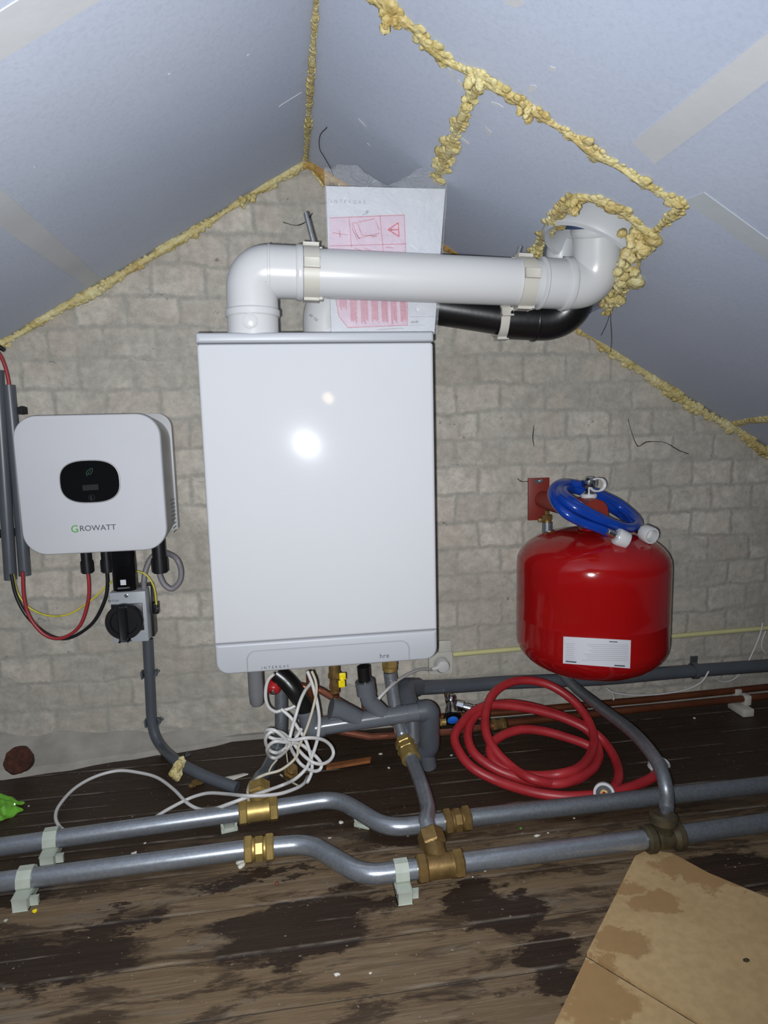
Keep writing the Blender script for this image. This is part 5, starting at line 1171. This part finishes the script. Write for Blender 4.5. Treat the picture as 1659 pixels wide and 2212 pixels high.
for i, (x, y) in enumerate(E_): px, py = z4(x, y); cE.append(PG(px, py, -.315 + .016 * math.sin(i * .9) + (-.02 if 6 < i < 50 else 0), .004))
cable('cable_bundle', 'white cable tied into a tangled bundle of loops under the boiler', cE, .0034, 'white_cable')
bm = NB(); ring(bm, PY(*z4(520, 1090), -.335), V((.6, 0, -.6)), .009, .0018, 20, 6); tag(obj('cable_tie', bm, 'cream_plastic'), 'pale cable tie round the middle of the white cable bundle', 'cable tie')
cable('thin_cable', 'thin cream wire end poking down below the bundle toward the brass tee', zc([(500, 1180), (510, 1250), (520, 1320)], z4, -.31, -.30), .0015, 'cream_cable')
cable('thin_cable', 'thin cream wire slanting between bundle and rear brass tee', zc([(375, 1280), (300, 1370), (260, 1450)], z4, -.31, -.31), .0018, 'cream_cable')
cable('thin_cable', 'thin white wire on the floor crossing beneath the bundle', [PF(*z4(420, 1490), .02), PF(*z4(540, 1570), .02), PF(*z4(700, 1660), .02)], .002, 'cream_cable')
bm = NB(); c = PY(625, 1672, -.25); stack(bm, c, V((0.2, -.5, .6)), [(.018, .016, 6), (.01, .011, 16), (.006, .008, 8)]); tag(obj('brass_nut', bm, 'brass_dull'), 'dull brass drain cock on the floor behind the cable bundle', 'pipe fitting')
bm = NB()
for (a, b, s) in ((425, 1690, .012), (435, 1683, .009), (415, 1697, .008)): ball(bm, PF(a, b, .006), s, 1, (1.2, .7, .6))
tag(obj('wood_splinter', bm, 'brass_dull', smooth=0), 'brown broken splinter beside the grey conduit end', 'debris')
bm = NB(); p = PF(505, 1680, .01); quadstrip(bm, [p + V((-.03, .0, 0)), p + V((.02, .012, 0)), p + V((.03, .0, .004)), p + V((-.01, -.014, 0))], .002, Z); tag(obj('plaster_flake', bm, 'plaster_chip', smooth=0), 'flat pale plaster flake beyond the grey conduit end', 'debris')
bm = NB(); quadstrip(bm, [PF(705, 1664, .004), PF(800, 1648, .004), PF(802, 1640, .004), PF(706, 1655, .004)], .006, Z); tag(obj('wood_lath', bm, 'wood_orange', smooth=0), 'thin orange-brown wood strip on the dark floor behind the cable bundle', 'wood strip')
# right-hand clip on copper pipes
t = thing('pipe_clip', 'pale double clip gripping both brown copper pipes by the wall', 'clip', PF(1605, 1540, 0))
bm = NB(); c = PY(1610, 1512, -.095); obox(bm, c + V((0, 0, .002)), X * .018, Yv * .024, Z * .026, .003); obj('clip_jaw', bm, 'cream_plastic', t)
bm = NB(); c = PY(1590, 1496, -.05); obox(bm, c, X * .018, Yv * .024, Z * .024, .003); obj('clip_jaw', bm, 'cream_plastic', t)
bm = NB(); c = PF(1600, 1530, .01); obox(bm, c, X * .03, Yv * .06, Z * .02, .003); obj('clip_foot', bm, 'cream_plastic', t)

# ------------------------------------------------------------------ cardboard
def card(name, label, px, z0, lift=0):
    top_ = [PF(x, y, .0) for x, y in px]; bm = NB()
    secs = [[V((p.x, p.y, .001)) for p in top_], [V((p.x, p.y, z0)) for p in top_]]
    loft(bm, secs); return tag(obj(name, bm, 'cardboard', raw=True, smooth=0), label, 'cardboard')
card('cardboard_sheet', 'stained brown cardboard sheet on the floor touching the cast tee', [(1372, 1858), (1400, 1845), (1452, 1852), (1530, 1895), (1680, 1958), (1900, 2060), (1900, 2420), (1830, 2420), (1520, 2222), (1268, 2068)], .008)
card('cardboard_sheet', 'stained brown cardboard flap in the nearest corner of the floor', [(1266, 2072), (1518, 2226), (1700, 2350), (1400, 2450), (1060, 2450), (1200, 2212)], .003)
bm = NB(); ball(bm, PF(1612, 2074, .009), .004, 1, (1.3, .8, .5)); tag(obj('dirt_crumb', bm, 'cast_dark', smooth=0), 'small dark crumb lying on the cardboard sheet', 'debris')
